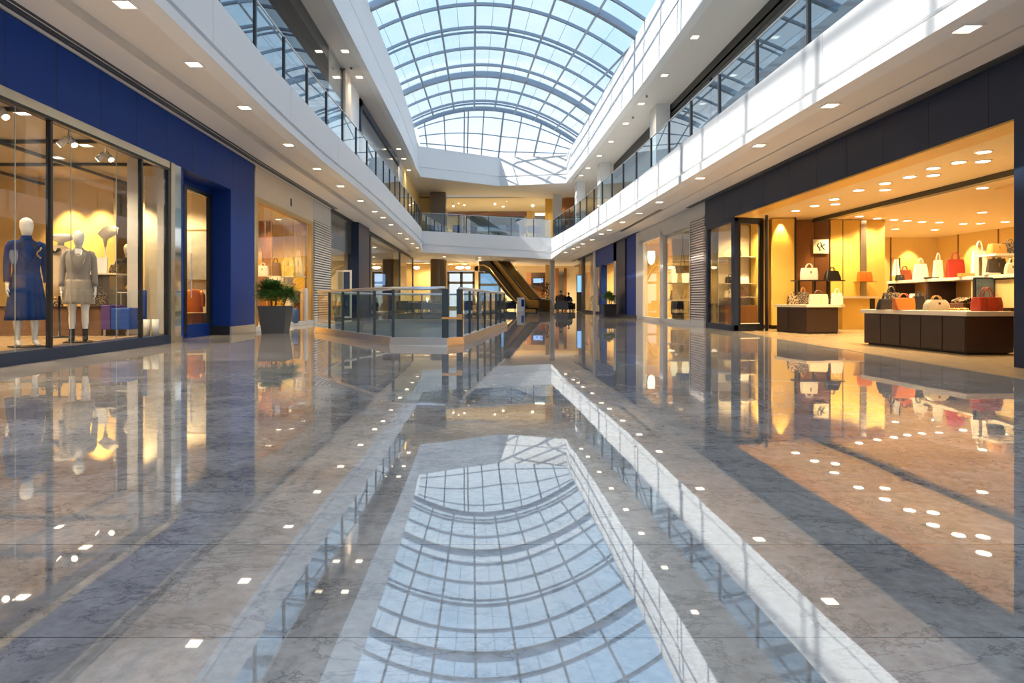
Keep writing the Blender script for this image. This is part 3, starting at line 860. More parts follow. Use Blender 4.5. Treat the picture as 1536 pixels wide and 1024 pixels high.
place(mannequin(1.87, 'tall white mannequin in a long navy belted coat dress, nearest the camera', M_navycloth, M_navycloth, 0.36, 'navy'), (-6.70, 9.15, 0.185), R(48))
place(mannequin(1.80, 'white mannequin in a grey jacket, pleated knee length skirt and black ankle boots', M_greycloth, M_greycloth2, 0.60, 'grey', feet='boots'), (-6.62, 10.2, 0.185), R(30))
place(mannequin(1.92, 'white mannequin dressed in black standing further back beside the pale pier', M_blackcloth, M_blackcloth, 0.5, 'black'), (-7.95, 13.95, 0.185), R(25))
# headless dress form in a beige blouse between the two mannequins
df = thing('dress_form', (-7.75, 11.4, 0.17), 'dress form in a beige pleated blouse with a black bow, between the two front mannequins', 'dress form')
m_ = MB(); m_.loft([(-7.75, 11.4, 0.17, 0.16, 0.16), (-7.75, 11.4, 0.19, 0.15, 0.15), (-7.75, 11.4, 0.2, 0.02, 0.02), (-7.75, 11.4, 1.0, 0.02, 0.02)], 16); m_.build('stand', M_black, df, smooth=True)
m_ = MB(); m_.loft([(-7.75, 11.4, 0.92, 0.25, 0.17), (-7.75, 11.4, 1.2, 0.22, 0.15), (-7.75, 11.4, 1.5, 0.21, 0.14), (-7.75, 11.4, 1.72, 0.22, 0.13), (-7.75, 11.4, 1.80, 0.15, 0.10), (-7.75, 11.4, 1.85, 0.07, 0.07)], 40, mod=lambda q, i: 1 + 0.02 * (1 if i % 4 < 2 else -1))
bl = m_.build('blouse', M_beigecloth, df, smooth=True)
for s in (-1, 1):
    m_ = MB(); m_.tube([(-7.75 + 0.15 * s, 11.38, 1.75), (-7.75 + 0.26 * s, 11.36, 1.6), (-7.75 + 0.28 * s, 11.33, 1.3)], [0.06, 0.07, 0.06], 12); m_.build('sleeve', M_beigecloth, df, smooth=True)
    m_ = MB(); m_.tube([(-7.72, 11.25, 1.70), (-7.72 + 0.09 * s, 11.22, 1.76)], [0.012, 0.035], 8); m_.build('bow', M_blackcloth, df, smooth=True)
m_ = MB(); m_.loft([(-7.72, 11.4, 1.84, 0.05, 0.05), (-7.72, 11.4, 1.90, 0.05, 0.05), (-7.70, 11.4, 1.95, 0.17, 0.13), (-7.68, 11.4, 2.02, 0.20, 0.14), (-7.68, 11.4, 2.05, 0.12, 0.1)], 18); m_.build('shade_cap', M_mann, df, smooth=True)
# pale hat-shaped display further back
p = P(158, 352, 14.05)
m_ = MB(); m_.loft([(p.x, p.y, p.z - 0.28, 0.02, 0.02), (p.x, p.y, p.z - 0.1, 0.05, 0.05), (p.x + 0.05, p.y, p.z + 0.02, 0.22, 0.12), (p.x + 0.12, p.y, p.z + 0.16, 0.16, 0.1), (p.x + 0.14, p.y, p.z + 0.2, 0.08, 0.06)], 18)
m_.tube([(p.x, p.y, 0.05), (p.x, p.y, p.z - 0.26)], 0.015, 8)
tag(m_.build('display_bust', M_mann, smooth=True), 'pale sculptural bust on a thin pole behind the grey suited mannequin', 'display bust')

# furniture of the window display
bench = thing('display_bench', (-7.6, 12.2, 0.17), 'long low brown display plinth behind the front mannequins', 'plinth')
B(-9.6, -7.35, 12.0, 12.8, 0.17, 0.70).build('body', mat('brown_plinth', (0.20, 0.11, 0.06), 0.5), bench, bevel=0.008)
B(-9.63, -7.32, 11.97, 12.83, 0.70, 0.73).build('top', M_wooddk, bench)
cab = thing('display_cabinet', (-7.9, 12.9, 0.17), 'tall dark display cabinet behind the plinth carrying a white card', 'cabinet')
B(-8.20, -7.66, 13.0, 13.5, 0.17, 1.38).build('body', mat('charcoal_laminate', (0.10, 0.085, 0.07), 0.4), cab, bevel=0.006)
B(-8.25, -7.62, 12.95, 13.55, 1.38, 1.41).build('top', M_creamtop, cab)
tag(MB().hexa([(-8.20, 13.1, 1.41), (-7.92, 13.1, 1.41), (-7.92, 13.14, 1.41), (-8.20, 13.14, 1.41)], [(-8.22, 13.2, 1.75), (-7.96, 13.2, 1.75), (-7.96, 13.22, 1.75), (-8.22, 13.22, 1.75)]).build('blank_card', M_trimw), 'white blank card leaning on top of the dark display cabinet', 'card')
m_ = MB()
for i in range(9): m_.ball((-7.84 + 0.04 * (i % 4), 13.1 + 0.03 * (i % 3), 1.456 + 0.05 * (i // 3)), (0.035, 0.03, 0.045))
tag(m_.build('ornament', L_pat2, smooth=True), 'small dark sculpted ornament beside the white card', 'ornament')
sh = thing('glass_shelf_stand', (-7.3, 12.6, 0.17), 'narrow stand with a thin shelf holding a brass ornament near the pale pier', 'stand')
B(-7.55, -7.15, 12.86, 13.04, 1.00, 1.02).build('shelf', M_creamtop, sh)
for x in (-7.53, -7.17): B(x - 0.01, x + 0.01, 12.94, 12.96, 0.17, 1.0).build('leg', M_steel, sh)
m_ = MB()
for i in range(7): m_.ball((-7.36 + 0.045 * math.cos(i * 1.1), 12.95 + 0.03 * math.sin(i), 1.05 + 0.02 * i), 0.035)
tag(m_.build('ornament', L_gold, smooth=True), 'small golden ornament on the thin shelf near the pale pier', 'ornament')
ac = thing('cube_armchair', (-6.9, 12.2, 0.17), 'low royal blue cube armchair with a violet side at the right of the window display', 'armchair')
M_chair = mat('royal_blue_upholstery', (0.01, 0.07, 0.36), 0.6); M_viol = mat('violet_upholstery', (0.10, 0.05, 0.20), 0.6)
B(-7.12, -6.76, 11.9, 12.4, 0.29, 0.70).build('seat_block', M_chair, ac, bevel=0.02)
B(-7.31, -7.13, 11.9, 12.4, 0.29, 0.76).build('arm', M_viol, ac, bevel=0.02)
B(-6.88, -6.74, 12.4, 12.5, 0.29, 1.05).build('backrest', M_chair, ac, bevel=0.02)
for x in (-7.26, -6.82):
    for y in (11.95, 12.35): B(x - 0.015, x + 0.015, y - 0.015, y + 0.015, 0.17, 0.29).build('leg', M_steel, ac)
for x, l in ((-6.54, 'left'), (-6.37, 'right')):
    m_ = MB(); m_.loft([(x, 12.1, 0.17, 0.06, 0.06), (x, 12.1, 0.48, 0.065, 0.065)], 16)
    tag(m_.build('glass_vase', mat('milky_glass', (0.75, 0.72, 0.62), 0.2), smooth=True), 'pale cylindrical vase on the window floor at the far end, %s one' % ('left hand', 'right hand')[l == 'right'], 'vase')

# ------------------------------------------------------------------ bags and small goods (local frame: faces -Y, base at z = 0)
def bag(w, d, h, m, label, kind='tote', top=0.8, handle_m=None, group=None):
    hm = handle_m or m
    root = thing('handbag', (0, 0, 0), label, 'bag', group)
    mb = MB()
    n = 6
    rs = []
    for i in range(n + 1):
        t = i / n
        ww = w / 2 * (1 + (top - 1) * t) * (1 + 0.05 * math.sin(t * PI)); dd = d / 2 * (1 - (0.6 if kind in ('tote', 'slouch') else 0.25) * t) * (1 + 0.10 * math.sin(t * PI))
        c = min(ww, dd) * 0.45
        z = h * t
        if kind == 'dome': ww = w / 2 * math.sqrt(max(0.15, 1 - (t * 0.85) ** 3)); 
        r = []
        for (sx_, sy_) in ((1, 1), (-1, 1), (-1, -1), (1, -1)):
            pts = [(sx_ * ww, sy_ * (dd - c)), (sx_ * (ww - c * 0.3), sy_ * (dd - c * 0.3)), (sx_ * (ww - c), sy_ * dd)]
            if sx_ * sy_ < 0: pts = pts[::-1]
            r += [Vector((x, y, z + (0.018 * h * math.sin(x * 40) if kind == 'slouch' and i == n else 0))) for x, y in pts]
        rs.append(r)
    mb.rings(rs)
    mb.build('bag_body', m, root, smooth=False, bevel=min(w, h) * 0.03)
    tw = w / 2 * top * 0.45
    if kind != 'clutch':
        for s in (-1, 1):
            hh = h * (0.45 if kind != 'duffel' else 0.75)
            pts = [Vector((tw * math.cos(a), s * d * 0.14, h * 0.92 + hh * math.sin(a))) for a in [PI * i / 12 for i in range(13)]]
            m_ = MB(); m_.tube(pts, max(0.006, w * 0.022), 6); m_.build('handle', hm, root, smooth=True)
    if kind in ('frame', 'dome', 'clutch'):
        B(-w * 0.03, w * 0.03, -d / 2 - 0.012, -d / 2 + 0.01, h * 0.55, h * 0.75).build('clasp', L_brown if m in (L_white, L_cream) else M_brass, root, label='dark metal clasp' if m in (L_white, L_cream) else 'brass clasp')
    if kind == 'duffel':
        for s in (-1, 1):
            B(s * w * 0.22 - 0.012, s * w * 0.22 + 0.012, -d / 2 - 0.008, d / 2 + 0.008, 0.0, h * 0.95).build('strap', L_rust, root)
    if kind in ('tote', 'slouch'):
        B(-w * top * 0.44, w * top * 0.44, -d * 0.17, d * 0.17, h * 0.975, h * 1.008).build('rim', m, root)
    return root
def bagpx(x0, x1, y0, y1, Y, m, label, kind='tote', top=0.82, z=None, rz=0.0, hm=None, group=None, dk=0.45):
    """bag whose picture rectangle is x0..x1, y0..y1 (body without handles) at depth Y"""
    wd = (x1 - x0) * Y / F; hh = (y1 - y0) * Y / F
    zz = z if z is not None else zat(y1, Y)
    b = bag(wd, max(0.10, wd * dk), hh, m, label, kind, top, hm, group)
    return place(b, (xat((x0 + x1) / 2, Y), Y, zz), rz)

# black and gold goods on the brown plinth, blue shop
for i, (px, py, Yy, m, lb) in enumerate(((150, 462, 12.3, L_pat2, 'dark patterned bag on the brown plinth right of the grey suited mannequin'), (82, 468, 12.3, L_pat, 'spotted brown bag on the brown plinth between the mannequins'), (66, 470, 12.3, L_black, 'black bag on the brown plinth beside the navy coat hem'))):
    bagpx(px - 11, px + 11, py - 17 if i else 442, 463, Yy, m, lb, 'slouch', z=0.73)

# garment on a hanger behind the door
def garment(x, y, zt, w, h, m, label, name='hanging_jacket'):
    r = thing(name, (x, y, zt), label, 'clothing')
    m_ = MB(); m_.loft([(x, y, zt - h, w * 0.50, 0.07), (x, y, zt - h * 0.5, w * 0.46, 0.08), (x, y, zt - h * 0.14, w * 0.5, 0.07), (x, y, zt - h * 0.04, w * 0.3, 0.06), (x, y, zt, w * 0.12, 0.05)], 20, mod=lambda q, i: 1 + 0.03 * (1 if i % 2 else -1))
    m_.build('garment_body', m, r, smooth=True)
    for s in (-1, 1):
        m_ = MB(); m_.tube([(x + s * w * 0.36, y, zt - h * 0.1), (x + s * w * 0.52, y, zt - h * 0.3), (x + s * w * 0.55, y - 0.02, zt - h * 0.75)], [0.05, 0.06, 0.05], 10); m_.build('sleeve', m, r, smooth=True)
    m_ = MB(); m_.tube([(x, y, zt), (x, y, zt + 0.05), (x + 0.03, y, zt + 0.09), (x, y, zt + 0.11)], 0.004, 6); m_.tube([(x - w * 0.4, y, zt - h * 0.1), (x, y, zt), (x + w * 0.4, y, zt - h * 0.1)], 0.006, 6)
    m_.build('hanger', M_steel, r)
    return r
p = P(292, 433, 16.0)
garment(p.x, 16.0, p.z, 0.42, 0.60, L_orange, 'orange jacket hanging behind the glass door of the blue shop')
p = P(292, 470, 16.3)
tag(MB().box(p.x - 0.3, p.x + 0.3, 16.1, 16.5, 0.05, 0.52).build('storage_box', L_brown, bevel=0.02), 'brown box on the floor beneath the orange jacket', 'box')
m_ = thing('framed_picture', (-7.75, 16.9, 1.5), 'pale abstract picture in a thin frame on the wall behind the glass door', 'picture')
B(-8.25, -7.05, 16.86, 16.94, 1.35, 2.75).build('frame', M_brass, m_)
B(-8.2, -7.1, 16.84, 16.87, 1.4, 2.7).build('canvas', mat('mottled_grey_canvas', (0.35, 0.32, 0.26), 0.7, var=0.6, scale=3), m_)
S(B(-8.8, -8.75, 15.6, 16.9, 0.05, 3.7), 'wall_door_side', M_butter)

# ------------------------------------------------------------------ gold shop
G0, G1 = YL(383.5), YL(469.5)
S(WBX('L', 17.06, G1 + 0.05, -0.01, 0.30, 3.70, 4.53), 'wall_cream_fascia', M_cream)
trim(WBX('L', 17.02, 17.10, -0.03, 0.1, 0.0, 4.53), M_champ)
win = thing('window_2', (-6.3, 20, 0.2)); tag(win, kind='structure')
for a, b, z0, z1 in ((17.1, 17.32, 0.12, 3.70), (G1 - 0.28, G1, 0.12, 3.70), (17.32, G1 - 0.28, 3.56, 3.70)):
    WBX('L', a, b, -0.02, 0.16, z0, z1).build('frame', M_brass, win)
WBX('L', 17.32, G1 - 0.28, 0.05, 0.06, 0.14, 3.56).build('pane', M_glass, win)
trim(WBX('L', 17.1, G1, -0.03, 0.2, 0.0, 0.13), M_stone)
Yt = YL(436)
tag(WBX('L', Yt - 0.06, Yt + 0.06, -0.025, -0.01, zat(309, Yt), zat(298, Yt)).build('fascia_mark', M_black), 'small dark vertical mark on the cream fascia of the gold shop', 'sign')
S(B(-10.5, -6.4, 17.05, 23, 0.0, 0.10), 'floor_gold_shop', M_wood)
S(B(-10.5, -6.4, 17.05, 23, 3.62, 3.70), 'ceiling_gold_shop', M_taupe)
S(B(-10.6, -10.4, 17.05, 23.1, 0, 3.7), 'wall_back_gold_shop', M_gold)
S(B(-10.5, -6.45, 23.0, 23.1, 0, 4.5), 'wall_party_gold_shop', M_gold)
S(B(-8.2, -7.5, 22.0, 22.1, 0.1, 3.62), 'wall_brown_screen', M_woodmid)
S(B(-8.9, -8.2, 21.2, 21.3, 0.1, 3.0), 'wall_butter_screen', M_butter)
for (x, y) in ((-7.2, 18.3), (-7.4, 20.0), (-7.1, 21.5), (-8.8, 19.4), (-9.2, 21.4)):
    o = copy_tree(DL); place(o, (x, y, 3.62), 0, (0.8, 0.8, 1)); tag(o, 'recessed downlight in the ceiling of the gold fronted shop', 'ceiling light', 'downlights in the gold shop')
    spot((x, y, 3.58), 110, AMBER, R(140))
for i, (a, b, t, bt, Y, m, l, kd) in enumerate((
        (386, 403, 399, 413, 19.6, L_white, 'white structured bag on the high shelf left in the gold shop window', 'frame'),
        (384, 394, 378, 398, 20.2, L_tan, 'tall tan bag behind the white one in the gold shop window', 'tote'),
        (405, 422, 394, 414, 20.6, L_brown, 'dark brown bag with a cream handle wrap in the gold shop window', 'tote'),
        (424, 443, 386, 414, 21.2, mat('pale_yellow_leather', (0.75, 0.55, 0.14), 0.5), 'large pale yellow rounded bag in the middle of the gold shop window', 'dome'),
        (441, 455, 386, 414, 21.8, L_cream, 'cream bag right of the big yellow one in the gold shop window', 'dome'))):
    bagpx(a, b, t, bt, Y, m, l, kd)
    p = P((a + b) / 2, bt, Y); wd = (b - a) * Y / F
    r_ = thing('display_shelf', (p.x, Y, p.z), 'small cream shelf under the %s' % l.split(' in the')[0].split(' on the')[0], 'shelf')
    B(p.x - wd * 0.6, p.x + wd * 0.6, Y - 0.2, Y + 0.2, p.z - 0.03, p.z).build('board', M_creamtop, r_)
    for q in (-0.58, 0.58): B(p.x + wd * q - 0.006, p.x + wd * q + 0.006, Y + 0.18, Y + 0.19, p.z, 3.62).build('rod', M_brass, r_)
tb = thing('display_table', (-7.0, 20.6, 0.1), 'cream display table with stacked white textiles in the gold shop window', 'table')
B(-7.5, -6.7, 21.2, 22.2, 1.38, 1.43).build('top', M_creamtop, tb)
for x in (-7.42, -6.78):
    for y in (21.28, 22.12): B(x - 0.02, x + 0.02, y - 0.02, y + 0.02, 0.1, 1.38).build('leg', M_brass, tb)
m_ = MB()
for i in range(6): m_.box(-7.42 + 0.12 * i, -7.32 + 0.12 * i, 21.3, 21.9, 1.43, 1.62 + 0.03 * (i % 2))
tag(m_.build('folded_textiles', mat('white_textile', (0.72, 0.66, 0.55), 0.8)), 'row of white folded textiles on the cream display table', 'textiles')
for i, (a, b, t, m, l) in enumerate(((428, 440, 442, L_cream, 'cream'), (441, 450, 436, L_brown, 'brown'), (438, 447, 462, mat('denim_blue', (0.03, 0.08, 0.20), 0.8), 'blue'), (455, 462, 432, M_stone, 'pale grey'))):
    Y = (20.9, 21.6, 20.6, 22.0)[i]
    x0, x1 = xat(a, Y), xat(b, Y)
    m_ = MB(); m_.loft([((x0 + x1) / 2, Y, 0.10, (x1 - x0) / 2, 0.12), ((x0 + x1) / 2, Y, zat(t, Y) - 0.1, (x1 - x0) / 2, 0.11), ((x0 + x1) / 2, Y, zat(t, Y), (x1 - x0) / 3, 0.06)], 16, mod=lambda q, k: 1 + 0.05 * (1 if k % 2 else -1))
    tag(m_.build('draped_cloth', m, smooth=True), '%s cloth draped upright on the floor of the gold shop window' % l, 'cloth')

# corrugated wall
Z0, Z1 = G1 + 0.02, YL(495)
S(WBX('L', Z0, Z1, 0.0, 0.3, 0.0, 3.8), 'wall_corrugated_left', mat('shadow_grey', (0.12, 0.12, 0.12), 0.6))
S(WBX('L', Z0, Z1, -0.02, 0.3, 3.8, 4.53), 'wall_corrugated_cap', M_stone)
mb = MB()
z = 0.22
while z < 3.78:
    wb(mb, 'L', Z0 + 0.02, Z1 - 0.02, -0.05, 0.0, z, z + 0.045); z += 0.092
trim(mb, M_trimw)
trim(WBX('L', Z0, Z1, -0.06, 0.0, 0.0, 0.20), M_stone)

# ------------------------------------------------------------------ dark glazed shops further on
S(WBX('L', 25.42, 25.5, -0.03, 0.2, 0, 4.53), 'wall_corner_strip', M_champ)
win = thing('window_3', (-6.3, 27.5, 0.1)); tag(win, kind='structure')
WBX('L', 25.5, 29.5, 0.02, 0.05, 0.12, 3.0).build('pane', M_glass, win)
WBX('L', 25.5, 29.5, 0.0, 0.10, 3.0, 4.45).build('header_panel', M_greyglass, win, label='smoked grey upper panel')
WBX('L', 25.5, 29.5, -0.02, 0.10, 4.45, 4.53).build('frame', M_black, win)
WBX('L', 25.5, 54.5, 0.0, 0.15, 0.0, 0.12).build('sill', M_dkgrey, win)
S(WBX('L', 29.6, 32.3, -0.32, 0.2, 0, 4.53), 'wall_navy_pier', mat('ink_blue_panel', (0.006, 0.018, 0.055), 0.4))
win = thing('window_4', (-6.3, 42, 0.1)); tag(win, kind='structure')
for a, b in ((32.4, 34.2), (34.6, 40), (40.05, 46.1), (46.5, 50), (50.05, 54.4)):
    WBX('L', a, b, 0.02, 0.04, 0.12, 4.40).build('pane', M_glass, win)
for a in (34.2, 46.1, 54.4):
    WBX('L', a, a + 0.4, -0.02, 0.10, 0.0, 4.45).build('post', M_dkgrey, win)
WBX('L', 32.3, 54.8, -0.02, 0.10, 4.40, 4.53).build('head', M_black, win)
S(B(-11, -6.5, 25.3, 55, 0, 0.05), 'floor_far_left_shops', M_stone)
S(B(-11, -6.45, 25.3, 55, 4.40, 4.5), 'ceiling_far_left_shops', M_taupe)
S(B(-10.6, -10.4, 25.3, 55, 0, 4.5), 'wall_back_far_left', M_butter)
S(B(-10.5, -6.5, 33.1, 33.3, 0, 4.4), 'wall_party_far_left_near', M_beige)
S(B(-10.5, -6.5, 54.8, 55, 0, 4.4), 'wall_party_far_left_far', M_beige)
for (x, y) in ((-7.6, 27.5), (-8.6, 31), (-7.4, 36), (-8.8, 38), (-7.4, 42), (-8.8, 45), (-7.6, 49), (-7.6, 52.5)):
    o = copy_tree(DL); place(o, (x, y, 4.40), 0, (1.3, 1.3, 1)); tag(o, 'recessed downlight in the glazed shops at the far left', 'ceiling light', 'downlights in the far left shops')
    spot((x, y, 4.35), 110, AMBER, R(130))
ps = thing('poster_stand', (-6.9, 29.0, 0.05), 'tall white framed poster stand inside the smoked glass shop window', 'display stand')
pp = P(520, 405, 28.0)
m_ = MB(); hframe(m_, pp.x - 0.22, pp.x + 0.22, 28.0, 0.05, pp.z, 0.08, 0.06); m_.build('frame', M_trimw, ps)
B(pp.x - 0.14, pp.x + 0.14, 28.02, 28.05, 0.13, pp.z - 0.08).build('poster', mat('dark_blue_poster', (0.03, 0.06, 0.12), 0.4), ps)
sc_ = thing('screen_panel', (-8, 44, 1.5), 'bright blue screen on the wall inside the glazed shop at the far left', 'screen')
pa, pb = P(562, 428, 47.0), P(578, 411, 47.0)
B(pa.x - 0.08, pb.x + 0.08, 47.02, 47.1, pa.z - 0.08, pb.z + 0.08).build('bezel', M_black, sc_)
B(pa.x, pb.x, 47.0, 47.03, pa.z, pb.z).build('panel', emis('blue_screen', (0.25, 0.5, 0.9), 1.0), sc_)
S(B(-10.4, -6.9, 47.1, 47.25, 0, 4.4), 'wall_screen_partition', M_wooddk)
for i in range(4):
    y = 35.0 + 2.4 * i
    r_ = thing('clothes_rail', (-7.6, y, 0.05), 'chrome rail of dark clothes inside the far left glazed shop', 'clothes rail', 'clothes rails in the far left shops')
    m_ = MB(); m_.tube([(-8.1, y, 0.05), (-8.1, y, 1.5), (-7.1, y, 1.5), (-7.1, y, 0.05)], 0.02, 6); m_.build('rail', M_steel, r_)
    for k in range(4):
        m_ = MB(); m_.loft([(-7.95 + 0.22 * k, y, 0.45, 0.08, 0.22), (-7.95 + 0.22 * k, y, 1.3, 0.07, 0.22), (-7.95 + 0.22 * k, y, 1.47, 0.03, 0.06)], 12)
        m_.build('hanging_garment', (M_navycloth, M_beigecloth, M_blackcloth, M_greycloth)[(i + k) % 4], r_, smooth=True)

# ================================================================== RIGHT SIDE
# navy fascia over the handbag shop
S(WBX('R', -8, 19.57, -0.02, 0.35, 3.15, 3.93), 'wall_navy_fascia', M_navy)
mb = MB()
for Y in (7.0, 8.35, 9.5, 10.6, 11.7, 12.8, 14.0, 15.3, 16.6, 18.0):
    wb(mb, 'R', Y - 0.006, Y + 0.006, -0.024, -0.015, 3.15, 3.93)
trim(mb, M_black)
trim(WBX('R', 7.9, 17.2, 0.0, 0.45, 3.12, 3.15), mat('amber_soffit', (0.75, 0.42, 0.08), 0.4))
trim(WBX('R', 7.9, 17.0, 0.36, 0.46, 3.13, 3.25), M_black)
S(WBX('R', 5.0, 7.92, -0.03, 0.9, 0.0, 3.15), 'wall_navy_pier_near', M_navy)
# vitrine at the far end of the opening
YV0, YV1 = YR(1102), YR(1060)
vit = thing('window_5', (XR(18) + 0.5, 18, 0)); tag(vit, kind='structure')
for a, b, z0, z1 in ((YV0, YV0 + 0.22, 0, 3.15), (YV1 - 0.12, YV1, 0, 3.15), (YV0, YV1, 3.02, 3.15), (YV0, YV1, 0, 0.16)):
    WBX('R', a, b, -0.01, 0.10, z0, z1).build('frame', M_navy, vit)
WBX('R', YV0 + 0.22, YV1 - 0.12, 0.03, 0.045, 0.16, 3.02).build('pane', M_glass, vit)
xa = XR(YV0); xb = xat(1145, YV0 + 0.3)
ya, yb_ = YV0, YV0 + 0.28
def vbox(mb, u0, u1, z0, z1, d0=0.0, d1=0.10):
    def pt(u, d): return (xa + (xb - xa) * u, ya + (yb_ - ya) * u + d)
    a, b, c, d = pt(u0, d0), pt(u1, d0), pt(u1, d1), pt(u0, d1)
    return mb.hexa([(*a, z0), (*b, z0), (*c, z0), (*d, z0)], [(*a, z1), (*b, z1), (*c, z1), (*d, z1)])
m_ = MB()
vbox(m_, 0.0, 0.20, 0, 3.13); vbox(m_, 0.86, 1.0, 0, 3.13); vbox(m_, 0.2, 0.86, 2.96, 3.13); vbox(m_, 0.2, 0.86, 0, 0.20)
m_.build('return_frame', M_black, vit)
vbox(MB(), 0.2, 0.86, 0.2, 2.96, 0.03, 0.045).build('return_pane', M_glass, vit)
vbox(MB(), 0.2, 0.86, 0.19, 0.22, -0.005, 0.03).build('return_bead', M_cove if False else M_creamtop, vit)
# gold edged glass door standing open beside it
gd = thing('door_2', (xb + 0.15, 17.3, 0)); tag(gd, kind='structure')
x0 = xat(1150, 17.4)
B(x0, x0 + 0.03, 17.35, 17.42, 0, 3.2).build('edge', M_brass, gd)
B(x0 - 0.06, x0 - 0.01, 17.30, 17.36, 0, 3.2).build('edge', M_black, gd)

# shop shell
S(MB().prism([(5.62, 5.0), (6.52, 14.6), (6.9, 16.9), (7.5, 17.2), (7.0, 19.4), (17.5, 19.4), (17.5, 25), (18, 25), (18, 5.0)], -0.05, 0.004), 'floor_bag_shop', M_wood)
S(B(7.05, 17.6, 4.9, 25, 3.25, 3.33), 'ceiling_bag_shop', M_tan)
mb = MB().box(9.66, 9.86, 6.5, 18.5, 3.14, 3.25)
trim(mb, M_black)
mb = MB().box(9.86, 9.95, 6.5, 18.5, 3.2, 3.25)
trim(mb, M_tan)
# raised bright cove
trim(MB().box(10.9, 11.0, 7.5, 13.4, 3.20, 3.25), M_butter)
c_ = thing('ceiling_cove', (13, 10.5, 3.24), 'large glowing rectangular cove in the ceiling of the handbag shop', 'ceiling light')
B(11.1, 16, 9.0, 13.2, 3.225, 3.245).build('diffuser', emis('soft_cove', (1.0, 0.68, 0.28), 0.9), c_)
S(B(8.05, 11.95, 18.75, 18.9, 0, 3.25), 'wall_bag_shop_partition', M_mustard)
S(B(8.0, 8.06, 18.3, 18.9, 0, 3.25), 'wall_bag_shop_corner', M_mustard)
S(B(17.3, 17.5, 4.9, 24.5, 0, 3.25), 'wall_bag_shop_right', M_butter)
S(B(11.9, 17.5, 24.0, 24.2, 0, 3.25), 'wall_bag_shop_back', M_butter)
S(B(7.05, 12.0, 19.5, 19.6, 0, 3.9), 'wall_bag_shop_party', M_butter)
S(B(7.2, 17.5, 4.8, 4.9, 0, 3.3), 'wall_bag_shop_near', M_butter)
def panel(px0, px1, Y, m, z0=0.12, z1=3.23, d=0.06):
    return B(xat(px0, Y), xat(px1, Y), Y - d, Y, z0, z1)
mb = panel(1157, 1190, 18.3, M_mustard); trim(mb, M_mustard)
trim(B(xat(1190, 18.3), xat(1192, 18.3), 18.2, 18.75, 0.1, 3.25), M_black)
trim(panel(1192, 1219.5, 18.72, M_woodmid, 0.1), M_woodmid)
trim(panel(1220, 1243, 18.72, M_woodmid, 0.1), mat('darker_brown_wood', (0.12, 0.045, 0.015), 0.35))
trim(panel(1243.7, 1262, 18.72, M_mustard), M_mustard)
trim(panel(1263, 1288, 18.72, M_mustard), M_mustard)
trim(panel(1289, 1298, 18.70, M_stone), M_champ)
mb = MB()
for p_ in (1243.4, 1262.5): mb.box(xat(p_, 18.7), xat(p_ + 0.8, 18.7), 18.64, 18.72, 0.1, 3.23)
mb.box(8.1, 11.95, 18.66, 18.72, 0.0, 0.12)
trim(mb, M_wooddk)
# vertical joints on the far walls
mb = MB()
for x in (12.6, 13.1, 14.3, 15.5): mb.box(x, x + 0.03, 23.96, 24.0, 0, 3.25)
for y in (8.5, 10.6, 12.7, 14.8, 16.9, 19.0, 21.1, 22.9): mb.box(17.27, 17.3, y, y + 0.03, 0, 3.25)
trim(mb, M_woodmid)
# picture
pc = thing('framed_picture', (10.1, 18.62, 2.3), 'cream square picture with a loose black ink splash on the brown panel', 'picture')
xp0, xp1, zp0, zp1 = xat(1220, 18.6), xat(1243, 18.6), zat(380, 18.6), zat(359, 18.6)
B(xp0, xp1, 18.60, 18.64, zp0, zp1).build('canvas', M_creamtop, pc)
m_ = MB(); cx_, cz_ = (xp0 + xp1) / 2, (zp0 + zp1) / 2
for pts in ([(-0.08, 0.10), (-0.10, 0.02), (-0.05, -0.05), (0.0, 0.0), (0.01, 0.09), (-0.03, 0.12)], [(0.0, -0.01), (0.06, 0.05), (0.12, 0.06)], [(0.03, 0.0), (0.07, -0.06), (0.12, -0.09)], [(-0.03, -0.04), (-0.04, -0.13), (0.0, -0.10)]):
    m_.tube([(cx_ + a, 18.592, cz_ + b) for a, b in pts], 0.012, 5)
m_.build('ink_drawing', M_black, pc)
gp = thing('light_box', (11.2, 18.6, 1.6), 'glowing upright cream light panel beside the orange bag', 'light')
Yg = 20.5
B(xat(1298.5, Yg), xat(1310, Yg), Yg, Yg + 0.05, zat(421, Yg), zat(387, Yg)).build('diffuser', M_lampwhite, gp)
B(xat(1298.5, Yg) - 0.03, xat(1310, Yg) + 0.03, Yg + 0.05, Yg + 3.5, zat(421, Yg) - 0.03, zat(387, Yg) + 0.03).build('housing', M_butter, gp)

# low yellow ledge unit
lu = thing('ledge_cabinet', (11.2, 18.3, 0), 'low mustard cabinet with a cream ledge and a dark end along the partition wall', 'cabinet')
xa_, xb_ = xat(1262, 18.3), xat(1311, 18.3)
B(xa_, xat(1303, 18.3), 18.25, 18.68, 0.004, 0.90).build('body', M_mustard, lu)
B(xat(1303, 18.3), xb_, 18.25, 18.68, 0.004, 0.90).build('end_panel', M_wooddk, lu, label='dark brown end panel')
B(xa_ - 0.3, xb_ + 0.04, 18.15, 18.7, 0.90, 0.96).build('top', M_creamtop, lu)

